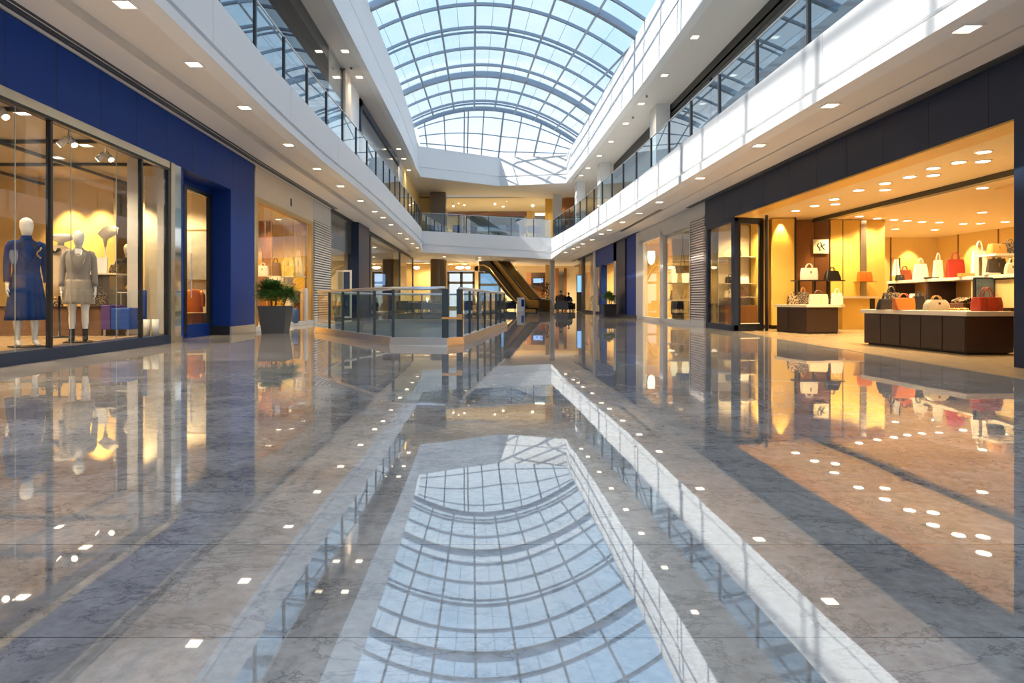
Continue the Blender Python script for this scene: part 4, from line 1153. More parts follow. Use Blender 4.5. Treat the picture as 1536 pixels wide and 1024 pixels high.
# counter, near the vitrine
c1 = thing('display_counter', (8.5, 16.4, 0), 'smaller dark brown display counter with cream top standing near the glass vitrine', 'counter')
A1 = [(7.86, 16.9), (8.04, 15.68), (8.93, 15.86), (9.12, 16.9)]
MB().prism(A1, 0.05, 0.67).build('body', M_wooddk, c1, bevel=0.006)
MB().prism([(x * 0.985 + 0.125, y * 0.985 + 0.25) for x, y in A1], 0.004, 0.05).build('toe_kick', M_black, c1)
MB().prism([(7.82, 16.95), (8.01, 15.63), (8.97, 15.80), (9.42, 16.4), (9.2, 16.95)], 0.67, 0.735).build('top', M_creamtop, c1, bevel=0.006)
m_ = MB(); m_.tube([(7.925, 16.4, 0.08), (7.925, 16.4, 0.65)], 0.006, 4); m_.build('door_joint', M_black, c1)
st = thing('display_rack', (9.0, 17.4, 0), 'dark two post rack carrying a thin high shelf behind the smaller counter', 'shelf')
xs0, xs1 = xat(1192, 17.5), xat(1262, 17.5); zs = zat(420, 17.5)
B(xs0, xs1, 17.3, 17.75, zs - 0.03, zs).build('shelf_board', M_wooddk, st)
for px in (1196, 1219.5, 1241): B(xat(px, 17.6) - 0.03, xat(px, 17.6) + 0.03, 17.5, 17.6, 0.004, zs - 0.03).build('post', M_wooddk, st)
B(xat(1196, 17.6), xat(1241, 17.6), 17.2, 17.7, 0.68, 0.72).build('shelf_board', M_wooddk, st)

bagpx(1202, 1225.5, 402, 420, 17.5, L_white, 'boxy white handbag on the high thin shelf left of the black one', 'frame', 0.95, z=zs)
bagpx(1236.5, 1260, 406, 420, 17.5, L_black, 'wedge shaped black handbag on the high thin shelf beside the white one', 'tote', 0.72, z=zs)
bagpx(1181, 1197, 443, 456.5, 16.5, L_pat, 'spotted brown handbag at the left end of the smaller counter', 'slouch', z=0.735)
bagpx(1196, 1213, 438, 456.5, 16.65, L_pat2, 'dark spotted handbag with tall handles second on the smaller counter', 'tote', z=0.735, hm=L_tan)
bagpx(1214, 1241, 440, 455.5, 16.3, L_cream, 'wide cream handbag with tan handles in the middle of the smaller counter', 'tote', 0.97, z=0.735, hm=L_brown, dk=0.3)
bagpx(1240, 1249, 444, 456, 16.7, L_black, 'small black pouch tucked between the two pale bags on the smaller counter', 'clutch', z=0.735)
bagpx(1247, 1264, 438, 455.5, 16.3, L_white, 'white upright tote at the right end of the smaller counter', 'tote', 0.85, z=0.735)
bs = thing('bag_bracket', (11.2, 18.6, 1.4), 'slim wall bracket under the orange clutch bag', 'bracket')
xo0, xo1 = xat(1285, 18.5), xat(1309, 18.5); zo = zat(422, 18.5)
B(xo0, xo1 + 0.05, 18.36, 18.70, zo - 0.02, zo).build('plate', M_brass, bs)
bagpx(1286, 1308, 407.5, 422, 18.52, L_orange, 'orange trapezoid clutch bag on a bracket on the mustard wall', 'clutch', 0.85, z=zo, dk=0.3)

# big counter
c2 = thing('display_counter', (7.8, 11, 0), 'large dark brown display counter with cream stone top nearest the right edge', 'counter')
A2 = [(7.34, 12.14), (7.45, 9.70), (8.24, 9.78), (8.5, 12.2)]
MB().prism(A2, 0.03, 0.60).build('body', M_wooddk, c2)
MB().prism([(7.40, 12.1), (7.51, 9.76), (8.2, 9.84), (8.45, 12.16)], 0.004, 0.03).build('toe_kick', M_black, c2)
MB().prism([(7.30, 12.2), (7.41, 9.65), (8.28, 9.72), (8.56, 12.25)], 0.60, 0.675).build('top', M_creamtop, c2, bevel=0.006)
for i, (ua, ub) in enumerate(((0.0, 0.20), (0.20, 0.41), (0.41, 0.615), (0.615, 0.81), (0.81, 1.0))):
    def q(u, d): return (7.34 + 0.11 * u - d, 12.14 - 2.44 * u)
    a, b = q(ua + 0.008, 0.012), q(ub - 0.008, 0.012); c, d = q(ub - 0.008, 0.0), q(ua + 0.008, 0.0)
    MB().hexa([(*a, 0.05), (*b, 0.05), (*c, 0.05), (*d, 0.05)], [(*a, 0.585), (*b, 0.585), (*c, 0.585), (*d, 0.585)]).build('door_panel', M_wooddk, c2, bevel=0.004)
zc = 0.675
bagpx(1316, 1340, 450, 466, 11.6, L_black, 'black handbag at the left end of the big counter', 'tote', 0.72, z=zc)
bagpx(1322, 1352, 438, 463, 11.95, L_pat2, 'dark spotted bag behind the black handbag on the big counter', 'slouch', 0.8, z=zc, dk=0.25)
bagpx(1341, 1370, 448, 466, 11.2, L_orange, 'crumpled orange bag on the big counter beside the black handbag', 'slouch', 1.05, z=zc)
bagpx(1367, 1388, 446, 466, 11.35, L_black, 'soft black bag between the orange and the cream bags on the big counter', 'slouch', 0.75, z=zc)
bagpx(1387, 1422, 451, 467, 10.7, L_cream, 'wide cream flap bag with hoop handles in the middle of the big counter', 'dome', 0.85, z=zc, hm=L_tan, dk=0.38)
bagpx(1460, 1500, 447, 468, 10.0, L_scar, 'scarlet duffel bag with tall striped handles at the near end of the big counter', 'duffel', 0.95, z=zc, hm=L_rust, dk=0.5, rz=0.12)
for i, (px, py, w_) in enumerate(((1428, 464, 8), (1438, 463, 7), (1448, 463, 9))):
    Y = 10.6; p = P(px, 466, Y)
    m_ = MB()
    for k in range(6): m_.ball((p.x + 0.035 * math.cos(k * 1.05), Y + 0.03 * math.sin(k * 1.05), zc + 0.016 + 0.010 * (k % 2)), 0.018)
    tag(m_.build('trinket', L_gold, smooth=True), 'little cluster of golden trinkets on the big counter before the scarlet duffel', 'trinket', 'golden trinkets on the big counter')
# white box propped behind the black handbag
Yb = 12.7
p0 = P(1330, 441, Yb); p1 = P(1354, 427, Yb)

# long shelving unit behind the big counter
su = thing('shelving_unit', (9.3, 12.5, 0), 'long wooden shelving unit with a cream ledge running behind the big counter', 'shelves')
def sline(Y): return 9.36 - (14.6 - Y) * 0.135
ys = [14.6, 13.1, 11.7, 10.3, 8.2]
zt = 1.29
MB().prism([(sline(14.6), 14.6), (sline(8.2), 8.2), (sline(8.2) + 0.75, 8.2), (sline(14.6) + 0.75, 14.6)], zt - 0.06, zt).build('ledge', M_creamtop, su, bevel=0.004)
MB().prism([(sline(14.6) + 0.6, 14.6), (sline(8.2) + 0.6, 8.2), (sline(8.2) + 0.65, 8.2), (sline(14.6) + 0.65, 14.6)], 0.004, zt - 0.06).build('back_panel', mat('honey_wood_panel', (0.40, 0.20, 0.06), 0.4), su)
for Y in (14.55, 13.0, 11.5, 10.1):
    x = sline(Y)
    B(x + 0.02, x + 0.6, Y - 0.03, Y + 0.03, 0.004, zt - 0.06).build('divider', M_wooddk, su)
MB().prism([(sline(14.6), 14.6), (sline(8.2), 8.2), (sline(8.2) + 0.65, 8.2), (sline(14.6) + 0.65, 14.6)], 0.55, 0.60).build('lower_board', M_wooddk, su)
MB().prism([(sline(11.6) + 0.04, 11.6), (sline(10.0) + 0.04, 10.0), (sline(10.0) + 0.08, 10.0), (sline(11.6) + 0.08, 11.6)], 0.62, 1.2).build('mirror_back', M_butter, su)
def onshelf(px, x0, x1, y0, m, lb, kind='tote', top=0.85, base=None, Yof=0.35, hm=None, dk=0.4):
    """stand a bag on the ledge at picture column px"""
    Y = 14.4
    for _ in range(30):
        X = sline(Y) + Yof; Y = X * F / (px - CX)
    zb = zt if base is None else base
    wd = (x1 - x0) * Y / F; hh = zat(y0, Y) - zb
    b = bag(wd, max(0.08, wd * dk), hh, m, lb, kind, top, hm)
    place(b, (X, Y, zb), -0.15)
    return X, Y
onshelf(1357, 1349, 1368, 405, L_rust, 'rust red tote at the far end of the cream ledge', 'tote')
onshelf(1381, 1370, 1391, 396, L_white, 'tall white tote on the cream ledge beside the rust red one', 'tote', 0.75)
onshelf(1407, 1400, 1414, 390, L_white, 'narrow white bag in the middle of the cream ledge', 'tote', 0.8)
onshelf(1433, 1421, 1445, 389, L_red, 'big dark red bag standing in the middle of the cream ledge', 'tote', 0.92)
onshelf(1469, 1459, 1480, 376, L_white, 'tallest white bag leaning on the cream ledge right of the dark red one', 'tote', 0.85)
onshelf(1495, 1481, 1508, 388, L_grey, 'grey trapezoid handbag on the cream ledge near the right edge', 'frame', 0.75)
X, Y = 8.98, 10.15
onshelf(1517, 1509, 1527, 394, L_cream, 'rounded cream bag at the near end of the cream ledge', 'dome', 0.9)
# scarf stand with a black bag at the far end
Y = 14.3; X = xat(1343, Y)
sc = thing('scarf_stand', (X, Y, zt), 'black stand draped with a cream scarf at the far end of the ledge', 'stand')
m_ = MB(); m_.tube([(X - 0.10, Y, zt), (X - 0.10, Y, zat(387, Y)), (X + 0.10, Y, zat(387, Y)), (X + 0.10, Y, zt)], 0.014, 6); m_.build('stand_frame', M_black, sc)
m_ = MB(); m_.rings([[Vector((X + a * k, Y - 0.03 + 0.02 * math.sin(a * 60), z)) for a in [(-0.07 + 0.02 * i) for i in range(8)]] for z, k in ((zt + 0.12, 1.25), (zt + 0.35, 0.8), (zat(389, Y), 0.5))], cap=False, closed=False)
m_.build('scarf', M_trimw, sc, smooth=True)
b = bag(0.18, 0.10, 0.13, L_black, 'small black bag at the foot of the scarf stand', 'clutch'); place(b, (X, Y - 0.16, zt))
# low goods on the ledge
for i, (px, lb, m) in enumerate(((1397, 'flat dark tray on the ledge between the two white bags', L_black), (1449, 'little tan box on the ledge right of the dark red bag', L_tan), (1487, 'flat pale box on the ledge before the grey handbag', M_creamtop))):
    Y = 13.0
    for _ in range(30):
        X = sline(Y) + 0.10; Y = X * F / (px - CX)
    tag(B(X - 0.13, X + 0.13, Y - 0.05, Y + 0.05, zt, zt + (0.035, 0.07, 0.045)[i]).build('display_tray', m, bevel=0.006), lb, 'tray')
# goods on the lower board and poster
tag(B(sline(12.3) + 0.1, sline(12.3) + 0.5, 12.0, 12.6, 0.60, 0.79).build('gift_box', L_brown, bevel=0.01), 'brown box on the lower board behind the cream flap bag', 'box')
m_ = MB()
for i in range(9): m_.ball((sline(12.3) + 0.2 + 0.05 * (i % 3), 12.1 + 0.13 * (i // 3), 0.82 + 0.025 * ((i * 7) % 3)), (0.05, 0.06, 0.045))
tag(m_.build('bundled_scarves', L_pat, smooth=True), 'crumpled patterned scarves heaped on the brown box', 'scarves')
b = bag(0.34, 0.2, 0.26, L_white, 'white box bag with a dark slot behind the spotted bag on the lower board', 'clutch', 0.95); place(b, (sline(13.7) + 0.25, 13.7, 0.60), -0.15, (1.1, 1, 1.5))
po = thing('framed_poster', (9.2, 10.9, 0.6), 'dark framed blue grey poster under the ledge behind the scarlet duffel', 'poster')
X0 = sline(10.9)
ppa, ppb = P(1462, 447, 10.95), P(1492, 416, 10.95)
B(ppa.x, ppb.x, 10.95, 10.99, 0.60, ppb.z).build('frame', M_black, po)
B(ppa.x + 0.03, ppb.x - 0.03, 10.93, 10.955, 0.63, ppb.z - 0.03).build('print', mat('blue_grey_print', (0.10, 0.14, 0.17), 0.3, var=0.7, scale=9), po)
bagpx(1498, 1523, 443, 455, 10.0, L_brown, 'long dark brown clutch lying under the ledge near the right edge', 'clutch', z=0.60, dk=0.4)
# upper shelf at the right
us = thing('bag_shelf', (10, 11, 2), 'short cream wall shelf above the ledge at the right edge carrying two bags', 'shelf')
Yu = 11.2; zu = zat(381, Yu)
B(xat(1480, Yu), 10.6, Yu - 0.2, Yu + 0.3, zu - 0.04, zu).build('board', M_creamtop, us)
for px in (1484, 1530): B(xat(px, Yu), xat(px, Yu) + 0.03, Yu + 0.2, Yu + 0.24, zt, zu - 0.04).build('post', M_brass, us)
bagpx(1482, 1508, 366, 381, Yu, L_tan, 'tan folded clutch on the short wall shelf', 'clutch', 0.8, z=zu)
bagpx(1503, 1526, 364, 381, Yu + 0.15, L_pat2, 'dark spotted bag behind the tan clutch on the short wall shelf', 'slouch', 0.9, z=zu)

for Y in (10.6, 12.2, 13.8): spot((sline(Y) + 0.12, Y, zt - 0.09), 5, AMBER, R(150), 0.9, 0.04, (0.5, 0, -1))  # added lamps without fittings, brighten the panel below the ledge
# ceiling fixtures
fx = [(1406, 369 - 96), (1449, 0)]
bag_lights = [(1193.5, 315.5), (1222, 308), (1251.5, 298), (1253, 305.5), (1288, 284.7), (1327.5, 274.3), (1327.5, 284), (1364.5, 264.5), (1400, 251.5), (1399.8, 262), (1438, 242.6), (1474.5, 241), (1475.5, 227),
              (1289, 324), (1316, 327), (1341, 329), (1361, 330.5), (1383, 332), (1409, 333), (1445, 335), (1471, 334.5), (1473.5, 318), (1343, 343), (1402, 344), (1508, 332), (1473.5, 281)]
for i, (px, py) in enumerate(bag_lights):
    Y = 2.4 * F / (450 - py); X = xat(px, Y)
    if X > 17.2 or Y > 23.8: continue
    r = thing('round_downlight', (X, Y, 3.25), 'round recessed downlight in the warm ceiling of the handbag shop', 'ceiling light', 'downlights in the handbag shop')
    m_ = MB(); m_.loft([(X, Y, 3.235, 0.12, 0.12), (X, Y, 3.25, 0.13, 0.13)], 20); m_.build('ring', M_trimw, r, smooth=False)
    m_ = MB(); m_.loft([(X, Y, 3.231, 0.10, 0.10), (X, Y, 3.236, 0.10, 0.10)], 20); m_.build('diffuser', M_lamp, r)
    spot((X, Y, 3.2), 56, AMBER, R(135), 0.9, 0.07)
# wall washers making the scallops of light
for px in (1172, 1253, 1275): spot((xat(px, 18.2), 18.15, 3.1), 34, (1, 0.75, 0.3), R(70), 0.6, 0.04, (0, 0.35, -1))
for x in (12.9, 13.7, 14.9, 16.2): spot((x, 23.45, 3.15), 45, (1, 0.75, 0.3), R(70), 0.6, 0.04, (0, 0.35, -1))
for y in (9.5, 11.6, 13.7, 15.9, 18.0, 20.2, 22.2): spot((16.8, y, 3.15), 45, (1, 0.75, 0.3), R(70), 0.6, 0.04, (0.35, 0, -1))

# vitrine goods
vs = thing('vitrine_shelves', (7.6, 18.2, 0), 'glass fronted display shelves with lit goods inside the navy corner vitrine', 'shelves')
for z in (0.95, 1.35, 2.15): B(7.05, 7.98, 18.5, 18.95, z - 0.02, z).build('board', M_creamtop, vs)
B(7.05, 7.98, 18.95, 19.0, 0.004, 3.1).build('back', M_beige, vs)
B(7.05, 7.98, 18.4, 18.95, 0.004, 0.7).build('base', M_woodmid, vs)
for i, (x, z, m, l, k) in enumerate(((7.25, 0.95, L_cream, 'cream bag on the lower board inside the corner vitrine', 'dome'), (7.65, 0.95, L_brown, 'brown bag on the lower board inside the corner vitrine', 'tote'), (7.3, 1.35, L_black, 'black bag on the middle board inside the corner vitrine', 'frame'), (7.72, 1.35, L_white, 'small white bag on the middle board inside the corner vitrine', 'tote'), (7.5, 2.15, L_grey, 'grey bag on the top board inside the corner vitrine', 'slouch'))):
    b = bag(0.28, 0.14, 0.2, m, l, k); place(b, (x, 18.7, z))
spot((7.5, 18.2, 3.1), 60, AMBER, R(130)); spot((7.35, 17.6, 3.1), 50, AMBER, R(130))

# corrugated wall right
C0, C1 = YR(1058.5), YR(1038)
S(WBX('R', C0, C1, 0.0, 0.3, 0, 3.93), 'wall_corrugated_right', mat('rosy_stone', (0.34, 0.27, 0.24), 0.5))
mb = MB(); z = 0.24
while z < 3.45:
    wb(mb, 'R', C0 + 0.03, C1 - 0.02, -0.05, 0.0, z, z + 0.040); z += 0.080
trim(mb, mat('blush_slats', (0.75, 0.66, 0.60), 0.5))
trim(WBX('R', C0, C1, -0.06, 0.0, 0.0, 0.22), M_stone)
# white framed shop
D1 = YR(960.5)
S(WBX('R', C0, D1, -0.02, 0.3, 3.50, 3.93), 'wall_white_fascia', M_stone)
win = thing('window_6', (7.0, 24, 0)); tag(win, kind='structure')
Wa, Wb, Wc, Wd = C1, YR(996.5), YR(992.5), D1
for a, b, z0, z1 in ((Wa, Wa + 0.12, 0.1, 3.5), (Wb, Wc + 0.1, 0.0, 3.5), (Wd - 0.7, Wd, 0.0, 3.5), (Wa, Wd, 3.36, 3.5), (Wa, Wd, 0.0, 0.14)):
    WBX('R', a, b, -0.05, 0.12, z0, z1).build('frame', M_stone, win)
WBX('R', Wa, Wa + 0.06, -0.055, 0.1, 0.1, 3.4).build('frame', M_champ, win)
WBX('R', Wa + 0.1, Wb, 0.05, 0.065, 0.14, 3.36).build('pane', M_glass, win)
WBX('R', Wc + 0.1, Wd - 0.7, 0.05, 0.065, 0.14, 3.36).build('pane', M_glass, win)
S(B(7.1, 11, C1, D1, 0, 0.08), 'floor_white_shop', M_creamtop)
S(B(7.1, 11, C1, D1, 3.40, 3.5), 'ceiling_white_shop', M_tan)
S(B(10.2, 10.3, C1, D1 + 1, 0, 3.6), 'wall_back_white_shop', M_butter)
S(B(7.1, 11, D1, D1 + 0.1, 0, 3.6), 'wall_party_white_shop', M_butter)
S(B(7.35, 10.2, 24.6, 24.7, 0, 3.4), 'wall_white_shop_partition', M_butter)
for (x, y) in ((7.8, 22.2), (8.6, 23.4), (7.9, 25.8), (8.6, 26.8)):
    o = copy_tree(DL); place(o, (x, y, 3.40), 0, (1, 1, 1)); tag(o, 'recessed downlight in the ceiling of the white framed shop', 'ceiling light', 'downlights in the white framed shop')
    spot((x, y, 3.36), 120, (1, 0.74, 0.36), R(140))
# shelf with goods and lamp
ws = thing('product_shelf', (8, 23.5, 0), 'white wall shelf over draped dark goods in the white framed shop', 'shelves')
xs0, xs1 = xat(1003, 24.3), xat(1036, 24.3); zz = zat(424, 24.3)
B(xs0, xs1 + 0.3, 24.15, 24.6, zz - 0.04, zz).build('board', M_trimw, ws)
B(xs0, xs1 + 0.3, 24.1, 24.6, 0.82, 0.88).build('board', M_trimw, ws)
B(xs0, xs1 + 0.3, 24.15, 24.6, 0.08, 0.14).build('base', M_trimw, ws)
for i in range(5):
    x = xs0 + 0.12 + i * 0.19
    m_ = MB(); m_.loft([(x, 24.3, 0.88, 0.075, 0.08), (x, 24.3, 0.95 + 0.1 * (i % 3), 0.09, 0.09), (x, 24.3, 1.15 + 0.06 * (i % 2), 0.03, 0.03), (x, 24.3, 1.22 + 0.06 * (i % 2), 0.035, 0.035)], 14)
    tag(m_.build('vase', (L_gold, L_cream, L_brown, L_gold, L_tan)[i], smooth=True), '%s vase, number %s from the left on the counter of the white framed shop' % (('golden', 'cream', 'brown', 'short golden', 'tan')[i], ('one', 'two', 'three', 'four', 'five')[i]), 'vase')
for i in range(4):
    x = xs0 + 0.15 + i * 0.24
    m_ = MB(); m_.loft([(x, 24.12, 0.30, 0.11, 0.06), (x, 24.12, 0.5, 0.12, 0.07), (x, 24.12, 0.81, 0.10, 0.05)], 18, mod=lambda q, k: 1 + 0.05 * (1 if k % 2 else -1))
    tag(m_.build('hanging_cloth', (M_greycloth, M_blackcloth, L_grey, M_navycloth)[i], smooth=True), '%s cloth hanging below the counter in the white framed shop' % ('grey', 'black', 'dark taupe', 'navy')[i], 'cloth')
for i in range(2):
    x = xs0 + 0.2 + 0.45 * i
    m_ = MB(); m_.loft([(x, 24.3, zz, 0.12, 0.08), (x, 24.3, zz + 0.30, 0.15, 0.09), (x, 24.3, zz + 0.55, 0.08, 0.06)], 16)
    tag(m_.build('table_lamp', emis('cream_glow', (1, 0.78, 0.4), 1.3), smooth=True), 'glowing cream lamp, %s of two on the white wall shelf' % ('left', 'right')[i], 'lamp')
pl_ = thing('pendant_lamp', (xat(1024, 23.2), 23.2, 3.4), 'dark woven basket pendant lamp hanging from a forked cord in the white framed shop', 'lamp')
x_ = xat(1024, 23.2); z_ = zat(404, 23.2)
m_ = MB(); m_.loft([(x_, 23.2, z_ - 0.13, 0.24, 0.2), (x_, 23.2, z_ + 0.13, 0.24, 0.2)], 20, mod=lambda q, k: 1 + 0.03 * (k % 2)); m_.build('basket', L_pat2, pl_)
m_ = MB(); m_.tube([(x_, 23.2, 3.4), (x_, 23.2, z_ + 0.8), (x_ - 0.08, 23.2, z_ + 0.13)], 0.012, 5); m_.tube([(x_, 23.2, z_ + 0.8), (x_ + 0.08, 23.2, z_ + 0.13)], 0.012, 5); m_.build('cord', M_black, pl_)
wl = thing('sconce', (xat(976, 28.3), 28.2, 2.1), 'oval glowing wall lamp behind the far pane of the white framed shop', 'lamp')
Yw = 27.3; x_ = xat(977, Yw); z_ = zat(386, Yw)
m_ = MB(); m_.loft([(x_, Yw, z_ - 0.32, 0.03, 0.03), (x_, Yw, z_ - 0.24, 0.12, 0.09), (x_, Yw, z_, 0.17, 0.12), (x_, Yw, z_ + 0.28, 0.15, 0.10)], 18); m_.build('shade', M_lampwhite, wl, smooth=True)
B(x_ - 0.03, x_ + 0.03, Yw, D1 + 0.0, z_ + 0.1, z_ + 0.14).build('arm', M_brass, wl)

# blue shop further on
E1, E2, E3 = YR(957), YR(938), YR(893)
S(WBX('R', D1, 29.0, -0.03, 0.3, 0, 3.93), 'wall_pale_pilaster', M_stone)
S(WBX('R', 28.95, 30.9, -0.03, 0.3, 0.1, 3.93), 'wall_blue_pilaster', M_blue)
S(WBX('R', 30.9, 31.4, 0.4, 0.5, 0.1, 3.93), 'wall_blue_niche', M_black)
S(WBX('R', 31.4, 33.5, 0.0, 0.3, 0.1, 3.93), 'wall_ink_pilaster', mat('ink_blue_panel', (0.006, 0.018, 0.055), 0.4))
mb = WBX('R', 33.5, 34.1, -0.02, 0.3, 0.0, 3.93); S(mb, 'wall_grey_pilaster', M_stone)
S(WBX('R', 33.5, 40.0, -0.02, 0.3, 2.95, 3.93), 'wall_blue_header', M_blue)
S(WBX('R', 37.6, 38.3, -0.03, 0.3, 0, 2.95), 'wall_blue_post', M_bluedk)
trim(WBX('R', 28.9, 33.6, -0.06, 0.0, 0.0, 0.14), M_dkgrey)
S(B(7.1, 11, 34.1, 48, 0, 0.03), 'floor_far_right_shops', M_creamtop)
S(B(7.1, 11, 34.1, 50, 3.5, 3.6), 'ceiling_far_right_shops', M_tan)
S(B(9.9, 10.0, 30, 50, 0, 3.95), 'wall_back_far_right', M_butter)
S(B(7.35, 9.9, 38.2, 38.3, 0, 3.5), 'wall_far_right_partition', M_butter)
for (x, y) in ((7.9, 35.5), (8.6, 36.8), (8, 42), (8.5, 45.5)):
    o = copy_tree(DL); place(o, (x, y, 3.5), 0, (1.6, 1.6, 1)); tag(o, 'recessed downlight in the shops at the far right', 'ceiling light', 'downlights in the far right shops')
    spot((x, y, 3.45), 130, (1, 0.76, 0.42), R(140))
fx_ = thing('shoe_cabinet', (8.6, 37.9, 0), 'low brown cabinet inside the open blue fronted shop', 'cabinet')
Yq = 37.6
B(xat(927, Yq), xat(936, Yq), Yq, Yq + 0.5, 0.03, zat(456, Yq)).build('body', M_woodmid, fx_)
B(xat(926.5, Yq), xat(936.5, Yq), Yq - 0.03, Yq + 0.53, zat(456, Yq), zat(456, Yq) + 0.04).build('top', M_creamtop, fx_)
for i, (px, py) in enumerate(((933, 418), (931, 445))):
    m_ = MB(); q_ = P(px, py, 38.05); m_.loft([(q_.x, 38.13, q_.z - 0.45 if i == 0 else zat(456, Yq) + 0.04, 0.1, 0.05), (q_.x, 38.05, q_.z + 0.1, 0.13, 0.06), (q_.x, 38.05, q_.z + 0.35, 0.06, 0.04)], 12)
    tag(m_.build('hung_garment' if i == 0 else 'brown_vase', (M_greycloth, L_brown)[i], smooth=True), ('grey garment hung on the cream wall of the blue fronted shop', 'tall brown vase on the low cabinet of the blue fronted shop')[i], ('clothing', 'vase')[i])
# glazed shops at the far right
win = thing('window_7', (7, 44, 0)); tag(win, kind='structure')
for a, b in ((38.4, 39.6), (40.3, 44.7), (45.4, 47.4)):
    WBX('R', a, b, 0.04, 0.06, 0.12, 3.88).build('pane', M_glass, win)
WBX('R', 39.6, 40.3, -0.08, 0.12, 0, 3.93).build('post', M_stone, win)
WBX('R', 44.7, 45.3, -0.05, 0.12, 0, 3.93).build('post', M_dkgrey, win)
WBX('R', 38.3, 47.4, -0.03, 0.10, 0.0, 0.14).build('sill', M_dkgrey, win)
WBX('R', 40.3, 47.4, -0.03, 0.10, 3.86, 3.94).build('head', M_black, win)
dg = thing('clothes_display', (8.4, 43.5, 0), 'row of hanging dark and tan garments inside the glazed shop at the far right', 'clothes rail')
m_ = MB(); m_.tube([(7.7, 43.6, 0.03), (7.7, 43.6, 1.9), (9.2, 43.6, 1.9), (9.2, 43.6, 0.03)], 0.025, 6); m_.build('rail', M_steel, dg)
for k in range(6):
    m_ = MB(); m_.loft([(7.85 + 0.22 * k, 43.6, 0.5, 0.09, 0.2), (7.85 + 0.22 * k, 43.6, 1.6, 0.08, 0.2), (7.85 + 0.22 * k, 43.6, 1.85, 0.03, 0.06)], 12)
    m_.build('hanging_garment', (M_navycloth, L_tan, M_greycloth, L_orange, M_blackcloth, M_beigecloth)[k], dg, smooth=True)
scr = thing('screen_panel', (8.5, 45.2, 1.4), 'blue glowing screen seen through the far right shop glass', 'screen')
pa, pb = P(866, 438, 46.6), P(875, 413, 46.6)
B(pa.x, pb.x, 46.6, 46.63, pa.z, pb.z).build('panel', emis('blue_screen', (0.25, 0.5, 0.9), 1.0), scr)
B(pa.x - 0.05, pb.x + 0.05, 46.63, 46.7, 0.03, pb.z + 0.05).build('stand', M_black, scr)
S(B(7.1, 9.9, 47.4, 47.5, 0, 3.9), 'wall_far_right_end', M_cream)

# ================================================================== PLANTERS
def planter(name_label, cat_m, w0, w1, h, leaves, seed, leaf_m, stems):
    rnd = random.Random(seed)
    r = thing('potted_plant', (0, 0, 0), name_label, 'plant')
    m_ = MB()
    def sq(w, z): return [Vector((a * w / 2, b * w / 2, z)) for a, b in ((-1, -1), (1, -1), (1, 1), (-1, 1))]
    m_.rings([sq(w0, 0), sq(w1, h), sq(w1 * 0.90, h), sq(w1 * 0.88, h - 0.06)], cap=False)
    m_.add(sq(w0, 0), [(3, 2, 1, 0)])
    m_.build('pot', cat_m, r, bevel=0.01)
    B(-w1 * 0.44, w1 * 0.44, -w1 * 0.44, w1 * 0.44, h - 0.08, h - 0.05).build('soil', M_soil, r)
    for (bx, by, tx, ty, tz, rad, cnt) in stems:
        s_ = MB(); s_.tube([(bx, by, h - 0.06), ((bx + tx) / 2 + 0.02, (by + ty) / 2, (h + tz) / 2), (tx, ty, tz)], [0.022, 0.016, 0.010], 7)
        s_.build('stem', M_woodmid, r, smooth=True)
        f = MB()
        for i in range(cnt):
            a = rnd.uniform(0, 2 * PI); e = math.asin(rnd.uniform(-0.85, 1.0))
            L_ = rad * rnd.uniform(0.55, 1.05)
            d = Vector((math.cos(a) * math.cos(e), math.sin(a) * math.cos(e), math.sin(e) * 0.75))
            side = d.cross(Vector((0, 0, 1))); side = side.normalized() if side.length > 0.05 else Vector((1, 0, 0))
            base = Vector((tx, ty, tz)) + d * rad * 0.12
            pts = []
            for k in range(5):
                t = k / 4
                pts.append(base + d * L_ * t + Vector((0, 0, -0.15 * L_ * t * t)))
            # a frond: leaflets both sides
            for k in range(1, 5):
                for s in (-1, 1):
                    ll = L_ * 0.30 * (1.1 - 0.12 * k)
                    p0 = pts[k]; fwd = (pts[k] - pts[k - 1]).normalized()
                    tip = p0 + (side * s * 0.8 + fwd * 0.7 + Vector((0, 0, rnd.uniform(-0.35, 0.25)))).normalized() * ll
                    mid = (p0 + tip) / 2; wv = fwd.cross(side).normalized() * 0 + fwd * ll * 0.26
                    f.add([p0, mid + wv, tip, mid - wv], [(0, 1, 2, 3)])
            f.tube(pts, 0.003, 3, cap=False)
        f.build('foliage', leaf_m, r)
    return r
pA = planter('leafy green palm like plant in a tapered charcoal square planter by the gold window', M_pot, 0.56, 0.72, 0.70, 0, 3, M_leaf,
             [(-0.10, 0, -0.16, 0.0, 1.12, 0.40, 330), (0.14, 0.05, 0.32, 0.05, 1.02, 0.32, 200), (0.0, -0.05, 0.02, -0.02, 1.16, 0.34, 150)])
place(pA, (-5.42, 16.2, 0), 0.05)
pB = planter('small bright green shrub in a dark brown cube planter before the blue fronted shop', M_potbr, 0.60, 0.64, 0.64, 0, 5, M_leaf2,
             [(0, 0, 0.0, 0.0, 1.08, 0.36, 260), (0.1, 0, 0.14, 0, 0.95, 0.26, 90)])
place(pB, (6.52, 33.0, 0), 0.0)

